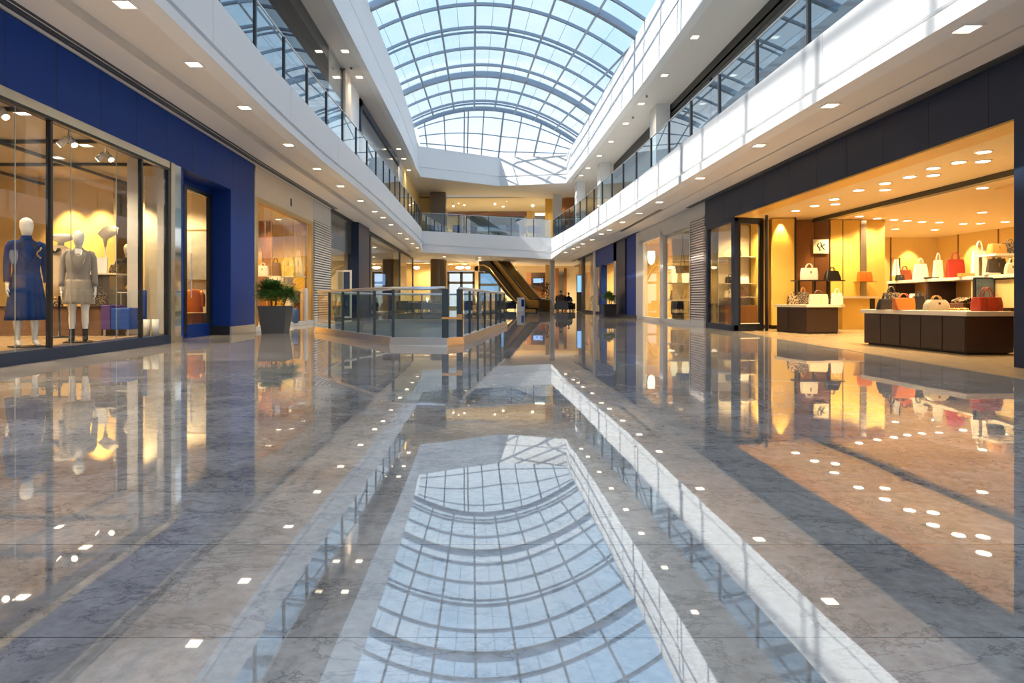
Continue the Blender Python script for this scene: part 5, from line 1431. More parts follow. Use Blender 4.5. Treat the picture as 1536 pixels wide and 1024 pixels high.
# ================================================================== ATRIUM BALUSTRADE ISLAND
isl = thing('void_balustrade', (-2.0, 17, 0), 'angular glass balustrade with steel handrail and steel kerb enclosing the floor void', 'balustrade')
poly = [(-4.49, 16.4), (-2.83, 13.5), (-1.80, 11.75), (-0.70, 11.55), (-0.40, 12.0), (0.72, 20.4), (0.2, 22.8), (-1.2, 24.0), (-3.6, 23.0), (-4.6, 19.5)]
n = len(poly)
cxp = sum(p[0] for p in poly) / n; cyp = sum(p[1] for p in poly) / n
def scale_poly(o):
    """inset every edge by o"""
    out = []
    for i in range(n):
        a, b, c = Vector(poly[i - 1]), Vector(poly[i]), Vector(poly[(i + 1) % n])
        e1 = (b - a).normalized(); e2 = (c - b).normalized()
        n1 = Vector((-e1.y, e1.x)); n2 = Vector((-e2.y, e2.x))
        m = (n1 + n2).normalized(); m = m / max(0.4, m.dot(n1))
        out.append(b + m * o)
    return out
outer, k1, inner = scale_poly(0.0), scale_poly(0.03), scale_poly(0.16)
mb = MB()
mb.rings([[Vector((p.x, p.y, 0.0)) for p in outer], [Vector((p.x, p.y, 0.02)) for p in outer], [Vector((p.x, p.y, 0.15)) for p in k1], [Vector((p.x, p.y, 0.15)) for p in inner], [Vector((p.x, p.y, 0.0)) for p in inner]], cap=False)
mb.build('kerb', M_steel, isl)
MB().prism([(p.x, p.y) for p in inner], 0.002, 0.02).build('slate_infill', M_slate, isl)
gp_ = scale_poly(0.095)
Mpost = mat('dark_teal_post', (0.02, 0.035, 0.04), 0.35)
GAPE = 3     # the short chamfer edge holds the gate
for i in range(n):
    a, b = gp_[i], gp_[(i + 1) % n]
    L = (b - a).length
    if i == GAPE:
        continue
    k = max(1, round(L / 1.25))
    for j in range(k):
        p, q = a.lerp(b, j / k), a.lerp(b, (j + 1) / k)
        d = (q - p).normalized() * 0.012
        MB().quad((p.x + d.x, p.y + d.y, 0.15), (q.x - d.x, q.y - d.y, 0.15), (q.x - d.x, q.y - d.y, 1.03), (p.x + d.x, p.y + d.y, 1.03)).build('glass_pane', M_rail_glass, isl)
        if j > 0 or i in (1, 2, 3, 4, 5, 8):
            B(p.x - 0.024, p.x + 0.024, p.y - 0.024, p.y + 0.024, 0.15, 1.05).build('post', Mpost, isl)
for p in (gp_[3], gp_[4]):
    B(p.x - 0.06, p.x + 0.06, p.y - 0.05, p.y + 0.05, 0.15, 1.06).build('gate_post', Mpost, isl)
m_ = MB(); m_.tube([(p.x, p.y, 1.07) for p in [gp_[4]] + gp_[5:] + gp_[0:1]], 0.035, 8); m_.build('handrail', M_steel, isl, smooth=True)
m_ = MB(); m_.tube([(p.x, p.y, 1.07) for p in gp_[0:4]], 0.035, 8); m_.build('handrail', M_steel, isl, smooth=True)
a, b = gp_[3], gp_[4]
m_ = MB(); m_.box(a.x - 0.06, b.x + 0.0, a.y - 0.10, a.y - 0.05, 0.50, 0.54); m_.box(b.x - 0.05, b.x + 0.05, b.y - 0.12, b.y - 0.05, 0.48, 0.58); m_.build('gate_latch', mat('bronze', (0.55, 0.28, 0.10), 0.3, metal=0.8), isl)

# ================================================================== FAR END, GROUND FLOOR
YB = 64.0
def bx(p0, p1, Y, z0, z1, d=0.2): return B(xat(p0, Y), xat(p1, Y), Y, Y + d, z0, z1)
S(bx(596, 645, 60, 0, 4.35), 'wall_hall_yellow', M_butter)
S(bx(645, 671, YB, 0, 4.35), 'wall_hall_back_left', M_beige)
S(B(xat(645, 60), xat(645, 60) + 0.2, 60, YB, 0, 4.35), 'wall_hall_step', M_butter)
mb = MB()
mb.box(xat(671, YB), xat(752, YB), YB, YB + 0.2, zat(406, YB), 4.35)
mb.box(xat(712, YB), xat(717.5, YB), YB, YB + 0.2, 0, 4.35)
S(mb, 'wall_hall_back_middle', M_tan)
S(bx(752, 880, YB, 0, 4.35), 'wall_hall_back_right', M_beige)
for q0, q1 in ((833, 838), (846, 850)): trim(bx(q0, q1, YB - 0.15, 0, 4.1, 0.15), M_woodmid)
trim(bx(838, 846, YB - 0.1, 0.3, 3.8, 0.08), mat('mirror_jamb', (0.5, 0.5, 0.5), 0.1))
S(B(xat(880, YB), 14, YB - 0.1, YB, 0, 4.35), 'wall_hall_far_right', M_beige)
def glazed(px0, px1, ztop, name, midx, zmid, glassm):
    r = thing(name, (xat(px0, YB), YB, 0)); tag(r, kind='structure')
    x0, x1 = xat(px0, YB), xat(px1, YB)
    m_ = MB(); hframe(m_, x0, x1, YB - 0.05, 0.0, ztop, 0.22, 0.2)
    for q in midx: m_.box(xat(q, YB) - 0.14, xat(q, YB) + 0.14, YB - 0.05, YB + 0.15, 0, ztop)
    m_.box(x0, x1, YB - 0.05, YB + 0.15, zmid - 0.12, zmid + 0.12)
    m_.build('frame', M_dkgrey, r)
    MB().quad((x0, YB + 0.1, 0), (x1, YB + 0.1, 0), (x1, YB + 0.1, ztop), (x0, YB + 0.1, ztop)).build('pane', glassm, r)
glazed(671, 712, zat(407, YB), 'door_3', [692], zat(424, YB), M_glass)
glazed(717.5, 751, zat(407, YB), 'door_4', [], zat(427, YB), glass('blue_glass', (0.25, 0.45, 0.65), 1.5, 0.05))
S(B(-14, 14, 66, 110, -0.3, -0.02), 'floor_street', mat('street_paving', (0.35, 0.36, 0.38), 0.8))
# round column
def column(px0, px1, Y, z0, z1, m, name, lb):
    x = xat((px0 + px1) / 2, Y); r_ = (px1 - px0) / 2 * Y / F
    mb = MB(); mb.loft([(x, Y, z0, r_, r_), (x, Y, z1, r_, r_)], 32)
    o = mb.build(name, m, smooth=False); tag(o, kind='structure'); return o
M_bronze = mat('bronze_column', (0.16, 0.115, 0.075), 0.3, metal=0.3)
column(645.5, 670, 56, 0, 4.45, M_bronze, 'wall_round_column', '')
S(bx(818.5, 825.5, 56, 0, 4.2), 'wall_cream_pier', M_butter)
S(B(xat(826, 50), xat(832, 50), 50, 51, 0, 4.05), 'wall_grey_pier', M_stone)
S(bx(790, 818, 60, 0, 3.5), 'wall_kiosk_back', M_woodmid)
S(bx(797, 816, 59.81, 2.0, 3.45, 0.1), 'wall_kiosk_recess', M_wooddk)
tv = thing('menu_screen', (xat(807, 59), 59, 2), 'small blue menu screen on the dark brown wall right of the escalator', 'screen')
pa, pb = P(800, 424, 59.7), P(814.5, 417.5, 59.7)
B(pa.x - 0.06, pb.x + 0.06, 59.7, 59.8, pa.z - 0.06, pb.z + 0.06).build('bezel', M_black, tv)
B(pa.x, pb.x, 59.67, 59.7, pa.z, pb.z).build('panel', emis('pale_blue_screen', (0.35, 0.55, 1.0), 0.9), tv)
for (px, py) in ((628, 401), (611, 399), (720, 398), (697, 399), (676, 402), (735, 400), (799, 405), (808, 402), (835, 401), (850, 402), (640, 404), (770, 402)):
    Y = 60.5 if py < 403 else 58.6
    X = xat(px, Y)
    o = copy_tree(DL); place(o, (X, Y, 4.32), 0, (2.0, 2.0, 1)); tag(o, 'bright downlight in the warm ceiling of the far hall', 'ceiling light', 'downlights in the far hall')
    spot((X, Y, 4.25), 170, AMBER, R(150))
for i, (px, w_) in enumerate(((690, 9), (702, 5), (625, 6))):
    Y = 59.0; X = xat(px, Y)
    r = thing('pendant_lamp', (X, Y, 4.3), ('wide glowing pendant above the far glass doors', 'narrow glowing pendant above the far glass doors', 'glowing pendant before the yellow hall wall')[i], 'lamp')
    m_ = MB(); m_.loft([(X, Y, 3.75, 0.12, 0.12), (X, Y, 3.9, w_ * 0.05, w_ * 0.05), (X, Y, 4.0, w_ * 0.04, w_ * 0.04)], 14); m_.build('shade', M_lampwhite, r, smooth=True)
    m_ = MB(); m_.tube([(X, Y, 4.0), (X, Y, 4.32)], 0.015, 5); m_.build('cord', M_black, r)

# escalator: rises away to the left behind the end band
esc = thing('escalator', (4.3, 49.6, 0), 'gold lit escalator with dark underside rising leftwards at the far end', 'escalator')
e0, e1 = Vector((4.25, 49.9, 0.0)), Vector((0.55, 55.8, 0.0))
dxy = (e1 - e0).normalized(); sd_ = Vector((-dxy.y, dxy.x, 0)); sd_ = -sd_ if sd_.x < 0 else sd_      # to the right
L_ = (e1 - e0).length; H_ = 4.3
def ep(u, s, z): return e0 + dxy * (u * L_) + sd_ * s + Vector((0, 0, z))
def strip(mb, s0, s1, prof_lo, prof_hi):
    rs = []
    for (u, zl), (_, zh) in zip(prof_lo, prof_hi):
        rs.append([ep(u, s0, zl), ep(u, s1, zl), ep(u, s1, zh), ep(u, s0, zh)])
    return mb.rings(rs)
us_ = [-0.10, 0.06, 0.14, 0.5, 0.86, 1.0, 1.12]
def zstep(u):
    t = min(1, max(0, (u - 0.08) / 0.84)); return 0.03 + H_ * t
lo = [(u, zstep(u) - (0.9 if u > 0.1 else 0.0)) for u in us_]
lo = [(u, max(0.0, z)) for u, z in lo]
m_ = MB(); strip(m_, -0.75, 0.75, lo, [(u, zstep(u) - 0.02) for u in us_]); m_.build('truss', M_black, esc)
m_ = MB()
N_ = 34
for i in range(N_):
    u0 = 0.06 + 0.84 * i / N_; u1 = 0.06 + 0.84 * (i + 1) / N_
    a = [ep(u0, -0.5, zstep(u1) - 0.18), ep(u1, -0.5, zstep(u1) - 0.18), ep(u1, 0.5, zstep(u1) - 0.18), ep(u0, 0.5, zstep(u1) - 0.18)]
    b = [p + Vector((0, 0, 0.19)) for p in a]
    m_.hexa(a, b)
m_.build('steps', mat('pewter_steps', (0.34, 0.30, 0.20), 0.35, metal=0.5), esc)
for s in (-1, 1):
    m_ = MB(); strip(m_, s * 0.56, s * 0.60, [(u, zstep(u)) for u in us_], [(u, zstep(u) + 0.85) for u in us_]); m_.build('side_panel', M_brass, esc)
    m_ = MB(); strip(m_, s * 0.61, s * 0.80, [(u, max(0, zstep(u) - 0.35)) for u in us_], [(u, zstep(u) + 0.22) for u in us_]); m_.build('skirt_cladding', mat('pewter_cladding', (0.55, 0.53, 0.46), 0.35, metal=0.3) if s > 0 else M_black, esc)
    m_ = MB(); pts = [ep(-0.14, s * 0.58, 0.25), ep(-0.165, s * 0.58, 0.55), ep(-0.13, s * 0.58, 0.88)] + [ep(u, s * 0.58, zstep(u) + 0.92) for u in us_[1:]]
    m_.tube(pts, 0.055, 8); m_.build('handrail', M_black if s < 0 else M_steel, esc, smooth=True)
m_ = MB(); m_.tube([ep(u, -0.82, max(0.06, zstep(u) - 0.38)) for u in us_], 0.05, 6); m_.build('edge_strip', M_brass, esc)
for u_ in (0.25, 0.6): spot(ep(u_, 0.0, 4.2), 60, AMBER, R(120))  # added unseen lamps to brighten the escalator
m_ = MB(); rs = []
for a in [PI * k / 10 for k in range(11)]:
    rs.append([ep(-0.02 - 0.13 * math.sin(a), s_, 0.48 - 0.46 * math.cos(a)) for s_ in (0.62, 0.86)])
m_.rings(rs, cap=False, closed=False); m_.build('newel_cover', M_steel, esc, smooth=True)

# kiosk cabinet left of the escalator foot
kc = thing('kiosk_cabinet', (3.0, 50, 0), 'pale grey kiosk cabinet with a dark window left of the escalator foot', 'kiosk')
Yk = 48.6
B(xat(776, Yk), xat(787, Yk), Yk, Yk + 0.5, 0, zat(446, Yk)).build('body', M_stone, kc)
B(xat(782, Yk), xat(786, Yk), Yk - 0.03, Yk + 0.01, 0.35, 0.9).build('window', M_navycloth, kc)
B(xat(787, Yk), xat(788.2, Yk), Yk - 0.05, Yk + 0.5, 0, zat(446, Yk) + 0.03).build('edge', M_black, kc)

# lounge furniture behind the glass island
def armchair(label, group=None):
    r = thing('lounge_chair', (0, 0, 0), label, 'chair', group)
    m_ = mat('dark_navy_upholstery', (0.015, 0.025, 0.05), 0.6)
    B(-0.38, 0.38, -0.36, 0.36, 0.14, 0.42).build('seat', m_, r, bevel=0.03)
    B(-0.42, 0.42, 0.26, 0.42, 0.14, 0.80).build('backrest', m_, r, bevel=0.03)
    for s in (-1, 1):
        B(s * 0.40 - 0.06, s * 0.40 + 0.06, -0.36, 0.36, 0.14, 0.60).build('armrest', m_, r, bevel=0.03)
        for y in (-0.3, 0.34): B(s * 0.36 - 0.02, s * 0.36 + 0.02, y - 0.02, y + 0.02, 0, 0.14).build('leg', M_black, r)
    return r
ch = armchair('dark navy lounge chair standing in the far hall behind the glass balustrade island', 'lounge chairs in the far hall')
spots = [(604, 46, 0.2), (613, 47, 3.0), (626, 49, 0.4), (637, 50, 2.8), (646, 47, 0.1), (655, 49, 3.3), (697, 46, 0.0), (706, 47, 0.2), (724, 49, 3.1), (733, 51, 0.3), (742, 48, 0.1), (752, 50, 2.9), (766, 52, 0.0)]
for i, (px, Y, rz) in enumerate(spots):
    o = ch if i == 0 else copy_tree(ch)
    place(o, (xat(px, Y), Y, 0), rz)
for i, (px, Y) in enumerate(((620, 43.9), (641, 44.2), (691, 43.6), (716, 43.8), (759, 46.4))):
    X = xat(px, Y)
    t_ = thing('cafe_table', (X, Y, 0), 'small round cafe table among the navy chairs in the far hall', 'table', 'cafe tables in the far hall')
    m_ = MB(); m_.loft([(X, Y, 0.70, 0.36, 0.36), (X, Y, 0.73, 0.36, 0.36)], 20); m_.build('table_top', M_creamtop, t_)
    m_ = MB(); m_.loft([(X, Y, 0, 0.22, 0.22), (X, Y, 0.02, 0.2, 0.2), (X, Y, 0.04, 0.03, 0.03), (X, Y, 0.70, 0.03, 0.03)], 14); m_.build('pedestal', M_black, t_)
    m_ = MB(); m_.loft([(X, Y, 0.73, 0.04, 0.04), (X, Y, 0.85, 0.05, 0.05), (X, Y, 0.95, 0.09, 0.09), (X, Y, 1.02, 0.05, 0.05)], 10)
    tag(m_.build('table_lamp' if i % 2 else 'flower_vase', M_lampwhite if i % 2 else L_gold, smooth=True), ('gold vase on a small round cafe table in the far hall', 'little glowing lamp on a small round cafe table in the far hall')[i % 2], ('vase', 'lamp')[i % 2], ('vases on the cafe tables', 'lamps on the cafe tables')[i % 2])

# people sitting near the escalator, built as one skinned body each plus clothes
def person(label, jacket_m, trouser_m, hair_m, skin=(0.42, 0.25, 0.17)):
    r = thing('person', (0, 0, 0), label, 'person')
    V = {'pelvis': (0, 0, 0.52, .13, .11), 'waist': (0, 0.02, 0.68, .115, .09), 'chest': (0, 0.01, 0.88, .14, .10), 'neckb': (0, -0.01, 1.04, .07, .06), 'neck': (0, -0.03, 1.10, .05, .05), 'head': (0, -0.05, 1.19, .075, .085), 'crown': (0, -0.04, 1.28, .06, .07),
         'kL': (-0.11, -0.44, 0.50, .065, .065), 'aL': (-0.12, -0.42, 0.09, .04, .04), 'tL': (-0.13, -0.58, 0.04, .035, .03), 'kR': (0.11, -0.44, 0.50, .065, .065), 'aR': (0.12, -0.40, 0.09, .04, .04), 'tR': (0.13, -0.56, 0.04, .035, .03),
         'sL': (-0.17, 0.01, 0.97, .06, .06), 'eL': (-0.26, -0.06, 0.72, .042, .042), 'wL': (-0.15, -0.30, 0.68, .028, .024), 'sR': (0.17, 0.01, 0.97, .06, .06), 'eR': (0.26, -0.06, 0.72, .042, .042), 'wR': (0.15, -0.30, 0.68, .028, .024)}
    E = [('pelvis', 'waist'), ('waist', 'chest'), ('chest', 'neckb'), ('neckb', 'neck'), ('neck', 'head'), ('head', 'crown'), ('pelvis', 'kL'), ('kL', 'aL'), ('aL', 'tL'), ('pelvis', 'kR'), ('kR', 'aR'), ('aR', 'tR'),
         ('chest', 'sL'), ('sL', 'eL'), ('eL', 'wL'), ('chest', 'sR'), ('sR', 'eR'), ('eR', 'wR')]
    for s, w_ in ((-1, 'wL'), (1, 'wR')):
        px_, py_, pz_ = V[w_][:3]
        V[w_ + 'p'] = (px_ - s * 0.02, py_ - 0.06, pz_, .032, .016); E.append((w_, w_ + 'p'))
        for k in range(4):
            V[w_ + str(k)] = (px_ - s * 0.02 + (k - 1.5) * 0.021, py_ - 0.14 - 0.012 * (k in (1, 2)), pz_ - 0.012, .009, .009); E.append((w_ + 'p', w_ + str(k)))
        V[w_ + 't'] = (px_ - s * 0.07, py_ - 0.075, pz_, .010, .010); E.append((w_, w_ + 't'))
    ks = list(V)
    me = bpy.data.meshes.new('body'); me.from_pydata([V[k][:3] for k in ks], [(ks.index(a), ks.index(b)) for a, b in E], [])
    o = bpy.data.objects.new('body', me); COL.objects.link(o); o.parent = r
    sk = o.modifiers.new('skin', 'SKIN'); sk.use_smooth_shade = True
    lay = me.skin_vertices[0] if me.skin_vertices else None
    if lay:
        for i, k in enumerate(ks): lay.data[i].radius = V[k][3:5]
        lay.data[0].use_root = True
    ss = o.modifiers.new('smooth', 'SUBSURF'); ss.levels = 1; ss.render_levels = 1
    me.materials.append(mat('skin_tone', skin, 0.5))
    m_ = MB(); m_.loft([(0, 0.01, 0.50, .175, .14), (0, 0.02, 0.68, .155, .125), (0, 0.01, 0.88, .185, .13), (0, 0.01, 0.98, .18, .11), (0, 0, 1.04, .10, .085), (0, -0.01, 1.07, .065, .065)], 18); m_.build('jacket', jacket_m, r, smooth=True)
    for s in (-1, 1):
        m_ = MB(); m_.tube([(0.15 * s, 0.01, 0.98), (0.20 * s, 0, 0.94), (0.26 * s, -0.04, 0.76), (0.25 * s, -0.10, 0.70), (0.16 * s, -0.27, 0.68)], [.05, .075, .062, .058, .045], 10); m_.build('sleeve', jacket_m, r, smooth=True)
        m_ = MB(); m_.tube([(0.07 * s, 0.0, 0.53), (0.11 * s, -0.42, 0.52), (0.115 * s, -0.46, 0.46), (0.12 * s, -0.42, 0.10)], [.10, .085, .08, .06], 10); m_.build('trouser_leg', trouser_m, r, smooth=True)
        m_ = MB(); m_.tube([(0.12 * s, -0.38, 0.05), (0.125 * s, -0.52, 0.05), (0.13 * s, -0.64, 0.03)], [.05, .05, .03], 8); m_.build('shoe', M_black, r, smooth=True)
        m_ = MB(); m_.ball((0.033 * s, -0.132, 1.215), 0.010); m_.build('eye', M_black, r, smooth=True)
        m_ = MB(); m_.ball((0.082 * s, -0.05, 1.20), (0.012, 0.02, 0.032)); m_.build('ear', MATS['skin_tone'], r, smooth=True)
    m_ = MB(); m_.tube([(0, -0.125, 1.225), (0, -0.155, 1.19), (0, -0.135, 1.18)], [0.010, 0.014, 0.012], 6); m_.build('nose', MATS['skin_tone'], r, smooth=True)
    m_ = MB(); m_.tube([(-0.025, -0.132, 1.155), (0, -0.138, 1.153), (0.025, -0.132, 1.155)], 0.006, 5); m_.build('mouth', L_red, r)
    m_ = MB(); m_.ball((0, -0.015, 1.255), (0.088, 0.095, 0.085)); m_.build('hair', hair_m, r, smooth=True)
    return r
seatm = armchair('big dark navy armchair with its back to the hall, under the seated person in black', None)
place(seatm, (xat(842, 47.2), 47.2, 0), PI, (1.05, 1, 1.0))
place(person('person in black seen from behind, seated in the navy armchair right of the escalator', M_blackcloth, M_blackcloth, M_black), (xat(842, 47.2), 47.35, 0.02), PI, (1.4, 1.25, 1.18))
seat2 = armchair('dark armchair against the pier under the second seated person', None)
place(seat2, (xat(852.5, 49.8), 49.8, 0), 0.3)
place(person('person in dark clothes facing the hall, seated farther back near the right glass shops', M_navycloth, M_blackcloth, M_black, (0.5, 0.32, 0.22)), (xat(852.5, 49.8), 49.65, 0.02), 0.3, (1.0, 1.0, 1.08))
# dried flower arrangement by the pier
fa = thing('flower_arrangement', (xat(819, 52), 52, 0), 'tall brown and orange dried flower arrangement standing behind the escalator foot', 'flowers')
X = xat(819, 52)
m_ = MB(); m_.loft([(X, 52, 0, 0.35, 0.35), (X, 52, 0.9, 0.45, 0.45), (X, 52, 1.0, 0.4, 0.4)], 14); m_.build('vase', M_wooddk, fa, smooth=True)
rnd = random.Random(4)
for nm, m, cz, n_ in (('blossoms', L_rust, 1.4, 45), ('twigs', L_brown, 2.0, 70)):
    m_ = MB()
    for i in range(n_):
        c = (X + rnd.gauss(0, 0.28), 52 + rnd.gauss(0, 0.2), cz + rnd.gauss(0, 0.25))
        m_.ball(c, 0.06, seg=6)
    m_.build(nm, m, fa)

# ================================================================== UPPER GALLERIES
# left upper gallery shopfronts
def uw(side, Ya, Yb, z0, z1, m, name, d=0.2, X=None):
    X0 = (-6.1 if side == 'L' else 8.6) if X is None else X
    return S(B(X0 - d if side == 'L' else X0, X0 if side == 'L' else X0 + d, Ya, Yb, z0, z1), name, m)
uw('L', -8, 24.4, 10.2, 10.75, M_dkgrey, 'wall_upper_left_head')
win = thing('window_8', (-6.1, 10, 5.6)); tag(win, kind='structure')
for a, b in ((-8, 3), (3.05, 9.5), (9.55, 16), (16.05, 24.4)):
    B(-6.12, -6.10, a, b, 5.3, 10.2).build('pane', glass('smoked_glass', (0.30, 0.33, 0.32), 1.5, 0.06), win)
uw('L', 24.4, 26.4, 5.3, 10.7, mat('mirror_jamb', (0.5, 0.5, 0.5), 0.1), 'wall_upper_left_mirror')
uw('L', 26.4, 26.9, 5.3, 10.7, M_black, 'wall_upper_left_slot')
uw('L', 26.9, 28.0, 5.3, 10.75, M_cream, 'wall_upper_left_column', X=-6.0)
uw('L', 28.0, 30.3, 5.3, 10.75, M_white, 'wall_upper_left_white')
uw('L', 30.3, 44.0, 10.25, 10.6, M_navy, 'wall_upper_left_navy_head', X=-6.02)
uw('L', 30.3, 30.7, 5.3, 10.6, M_navy, 'wall_upper_left_navy_jamb', X=-6.02)
uw('L', 30.7, 44.0, 5.3, 10.25, mat('grey_blue_shopfront', (0.10, 0.12, 0.14), 0.15), 'wall_upper_left_shopfront')
uw('L', 44.0, 46, 5.3, 10.75, M_stone, 'wall_upper_left_pier')
uw('L', 46, 58, 5.3, 10.75, M_butter, 'wall_upper_left_end')
# right upper gallery
uw('R', -8, 30.0, 9.35, 9.92, mat('charcoal_header', (0.045, 0.043, 0.040), 0.5), 'wall_upper_right_head')
win = thing('window_9', (8.6, 10, 5.0)); tag(win, kind='structure')
for a, b in ((-8, 3), (3.05, 10.5), (10.55, 17), (17.05, 24), (24.05, 30)):
    B(8.62, 8.64, a, b, 4.8, 9.35).build('pane', glass('sky_tinted_smoked_glass', (0.30, 0.40, 0.48), 1.6, 0.12), win)  # bluish tint puts the balustrade's blue reflection into the pane colour
for Y in (3.0, 10.5, 17.0, 24.0): B(8.58, 8.68, Y - 0.04, Y + 0.1, 4.8, 9.35).build('mullion', M_dkgrey, win)
uw('R', 31.5, 42, 9.0, 9.92, mat('charcoal_header', (0.045, 0.043, 0.040), 0.5), 'wall_upper_right_head_far')
uw('R', 30, 60, 4.8, 9.9, M_stone, 'wall_upper_right_far', X=8.9)
S(B(12.5, 12.7, -8, 30, 4.8, 9.9), 'wall_upper_right_shop_back', M_butter)
S(B(8.6, 12.6, -8, 30, 9.5, 9.6), 'ceiling_upper_right_shop', M_tan)
for Y in (2, 8, 14, 20, 26): spot((10.2, Y, 9.3), 60, AMBER, R(150))
for i, (px, Yc, X0) in enumerate(((986, 29.0, 7.9), (903, 41.4, 7.6), (866, 48.0, 7.0))):
    S(B(X0, X0 + 0.65, Yc, Yc + 1.1, 4.8, 9.925), 'wall_upper_right_column', M_white)

# upper food hall behind the far band
YF = 58.0
S(B(xat(600, YF), xat(645, YF), YF, YF + 0.2, 5.7, 10.6), 'wall_food_hall_left', M_butter)
S(B(xat(645, 56.5), xat(668.5, 56.5), 56.5, 57.9, 5.7, 10.6), 'wall_food_hall_pier', M_bronze)
S(B(xat(818, YF), xat(830, YF), YF, YF + 0.3, 5.7, 10.4), 'wall_food_hall_right', M_gold)
S(B(xat(830, 55), xat(843, 55), 55, 55.6, 5.7, 10.3), 'wall_food_hall_grey_pier', M_stone)
S(B(xat(843, 57), 11, 57, 57.2, 5.7, 10.3), 'wall_food_hall_brown', M_woodmid)
S(B(-6.5, 7.5, YF, 68.2, 10.30, 10.4), 'ceiling_food_hall', M_beige)
S(B(-9, 10, 67, 67.2, 5.7, 10.4), 'wall_food_hall_back', M_butter)
trim(B(xat(672, 66.8), xat(792, 66.8), 66.7, 66.9, zat(324, 66.8), zat(319, 66.8)), M_woodmid)
trim(B(xat(690, 66.8), xat(786, 66.8), 66.7, 66.9, 5.7, zat(325, 66.8)), mat('dark_sea_glass_panel', (0.05, 0.075, 0.085), 0.12))
trim(B(xat(790, 66.8), xat(797, 66.8), 66.6, 66.9, 5.7, zat(312, 66.8)), M_gold)
trim(B(xat(802, 62), xat(818, 62), 62, 62.2, 5.7, zat(320, 62)), M_dkgrey)
sg = thing('light_band', (xat(810, 61.8), 61.8, 9), 'glowing light band over the dark bar front in the upper food hall', 'light')
B(xat(802.5, 61.9), xat(817, 61.9), 61.8, 62.0, zat(323, 61.9), zat(319.5, 61.9)).build('diffuser', M_lampwhite, sg)
win = thing('window_10', (0, YF, 8)); tag(win, kind='structure')
MB().quad((xat(668, YF), YF + 0.1, 5.7), (xat(818, YF), YF + 0.1, 5.7), (xat(818, YF), YF + 0.1, 10.3), (xat(668, YF), YF + 0.1, 10.3)).build('pane', M_glass, win)
for i, (px, py, s_) in enumerate(((684, 299, 1.2), (688, 304, 1), (696.5, 307, 1.2), (717.5, 299.5, 1.2), (718, 303, .8), (680, 309, 1), (742.5, 306, 1), (749, 304, 1), (755, 308, 2.0), (773.5, 307, 1.2), (760, 301, .9), (758, 298, .8), (799, 308, 1.5), (711, 306, .8), (714, 306, .8), (822, 310, 1.6), (824, 302, 1.3))):
    Y = 60 + (i % 5) * 1.1
    p = P(px, py, Y)
    r = thing('pendant_bulb', (p.x, p.y, p.z), 'small glowing pendant bulb hanging in the upper food hall', 'lamp', 'pendant bulbs in the upper food hall')
    m_ = MB(); m_.ball((p.x, p.y, p.z), 0.10 * s_); m_.build('bulb', M_lampwhite, r, smooth=True)
    m_ = MB(); m_.tube([(p.x, p.y, p.z + 0.08), (p.x, p.y, 10.3)], 0.012, 5); m_.build('cord', M_black, r)
for (x, y) in ((-2.5, 60.5), (1.0, 60.5), (4.2, 60.5), (-2.5, 64), (1, 64), (4.2, 64), (-6, 59), (6.6, 60)):
    spot((x, y, 10.1), 150, AMBER, R(150))
spot((-6.5, 55.5, 10.2), 90, AMBER, R(150)); spot((6.5, 56, 9.8), 80, AMBER, R(150))
blm = mat('cobalt_shell', (0.02, 0.09, 0.26), 0.4)
def dining(label, m, group):
    r = thing('dining_chair', (0, 0, 0), label, 'chair', group)
    m_ = MB(); m_.loft([(0, 0, 0.42, 0.20, 0.20), (0, 0, 0.46, 0.24, 0.23)], 14); m_.build('seat', m, r)
    m_ = MB(); m_.rings([[Vector((0.26 * math.cos(a) * k, 0.24 * math.sin(a) * k, z)) for a in [PI * i / 10 for i in range(11)]] for z, k in ((0.44, 0.95), (0.65, 1.05), (0.84, 1.08))], cap=False, closed=False); m_.build('backrest', m, r, smooth=True)
    for a, b in ((-1, -1), (1, -1), (1, 1), (-1, 1)):
        m_ = MB(); m_.tube([(a * 0.12, b * 0.12, 0.42), (a * 0.2, b * 0.2, 0)], 0.014, 5); m_.build('leg', M_creamtop, r)
    return r
dc = dining('cobalt blue shell chair at the railing of the upper food hall', blm, 'blue chairs in the upper food hall')
fl = 5.95
S(B(-5.0, 5.2, 50.4, 57.9, 5.75, fl), 'floor_food_hall', M_wood)
used = False
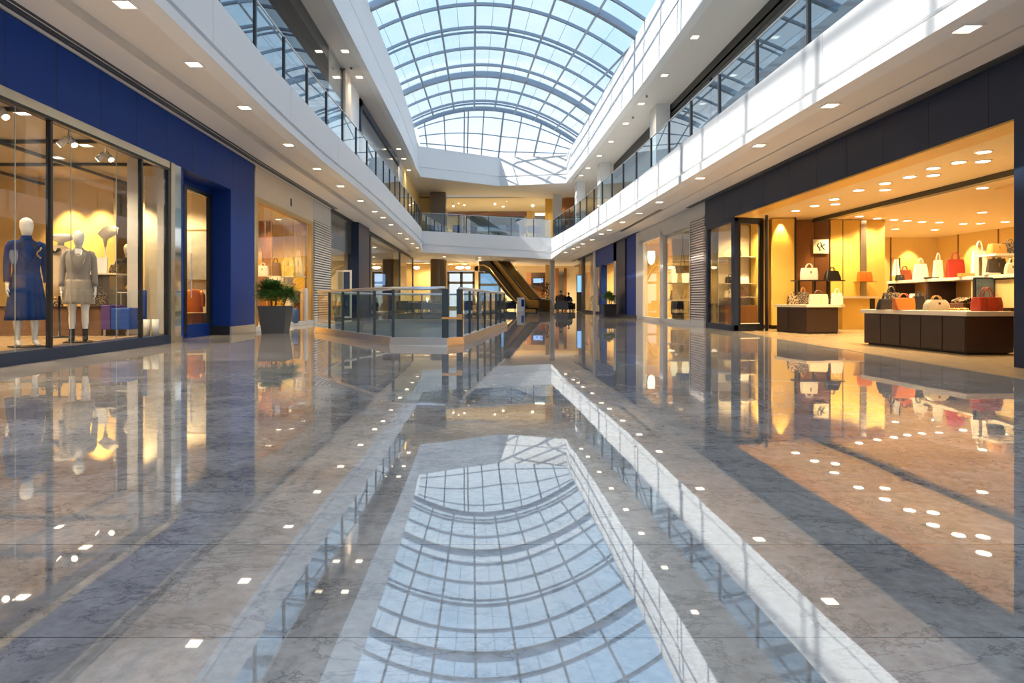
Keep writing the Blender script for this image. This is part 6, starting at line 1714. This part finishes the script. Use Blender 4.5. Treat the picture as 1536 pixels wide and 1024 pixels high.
for i, (px, Y) in enumerate(((650, 52), (659, 52.6), (684, 52.0), (691, 53), (703, 52), (710, 53.2), (765, 51.6), (777, 51.6), (784, 53), (797, 52.3), (806, 53))):
    o = dc if not used else copy_tree(dc); used = True
    place(o, (xat(px, Y), Y, fl), 2.8 + 0.5 * (i % 3), (1.25, 1.25, 1.3))
for i, (px, Y) in enumerate(((672, 54.3), (697, 54.3), (722, 54.3), (748, 54.3), (790, 54.3))):
    X = xat(px, Y)
    t_ = thing('dining_table', (X, Y, fl), 'pale topped dining table behind the railing of the upper food hall', 'table', 'tables in the upper food hall')
    B(X - 0.55, X + 0.55, Y - 0.4, Y + 0.4, fl + 0.72, fl + 0.76).build('table_top', M_creamtop, t_)
    B(X - 0.05, X + 0.05, Y - 0.05, Y + 0.05, fl, fl + 0.72).build('pedestal', M_black, t_)
fc = thing('food_counter', (0.5, 56.3, fl), 'long pale service counter with a glass front in the upper food hall', 'counter')
B(-1.8, 3.4, 56.0, 57.0, fl, fl + 1.0).build('body', M_stone, fc)
B(-1.9, 3.5, 55.9, 57.1, fl + 1.0, fl + 1.06).build('top', M_creamtop, fc)
B(-1.7, 3.3, 56.1, 56.12, fl + 1.06, fl + 1.6).build('glass_guard', M_balc_glass, fc)
# signs of life on the ceilings: sprinklers and a sensor
for i, (px, py, side) in enumerate(((516, 102, 'L'), (527, 101, 'L'), (949.5, 175, 'R'), (970, 143, 'R'))):
    H__ = 9.9 if side == 'L' else 9.075
    Y = H__ * F / (450 - py); z = CZ + H__
    X = xat(px, Y)
    m_ = MB(); m_.loft([(X, Y, z - 0.08, 0.05, 0.05), (X, Y, z - 0.06, 0.06, 0.06), (X, Y, z - 0.05, 0.02, 0.02), (X, Y, z, 0.02, 0.02)], 12)
    tag(m_.build('sprinkler_head', M_dkgrey), ('dark sprinkler head in the top soffit over the left gallery' if side == 'L' else 'dark sprinkler head in the top soffit over the right gallery'), 'sprinkler', 'sprinklers over the %s gallery' % ('left' if side == 'L' else 'right'))
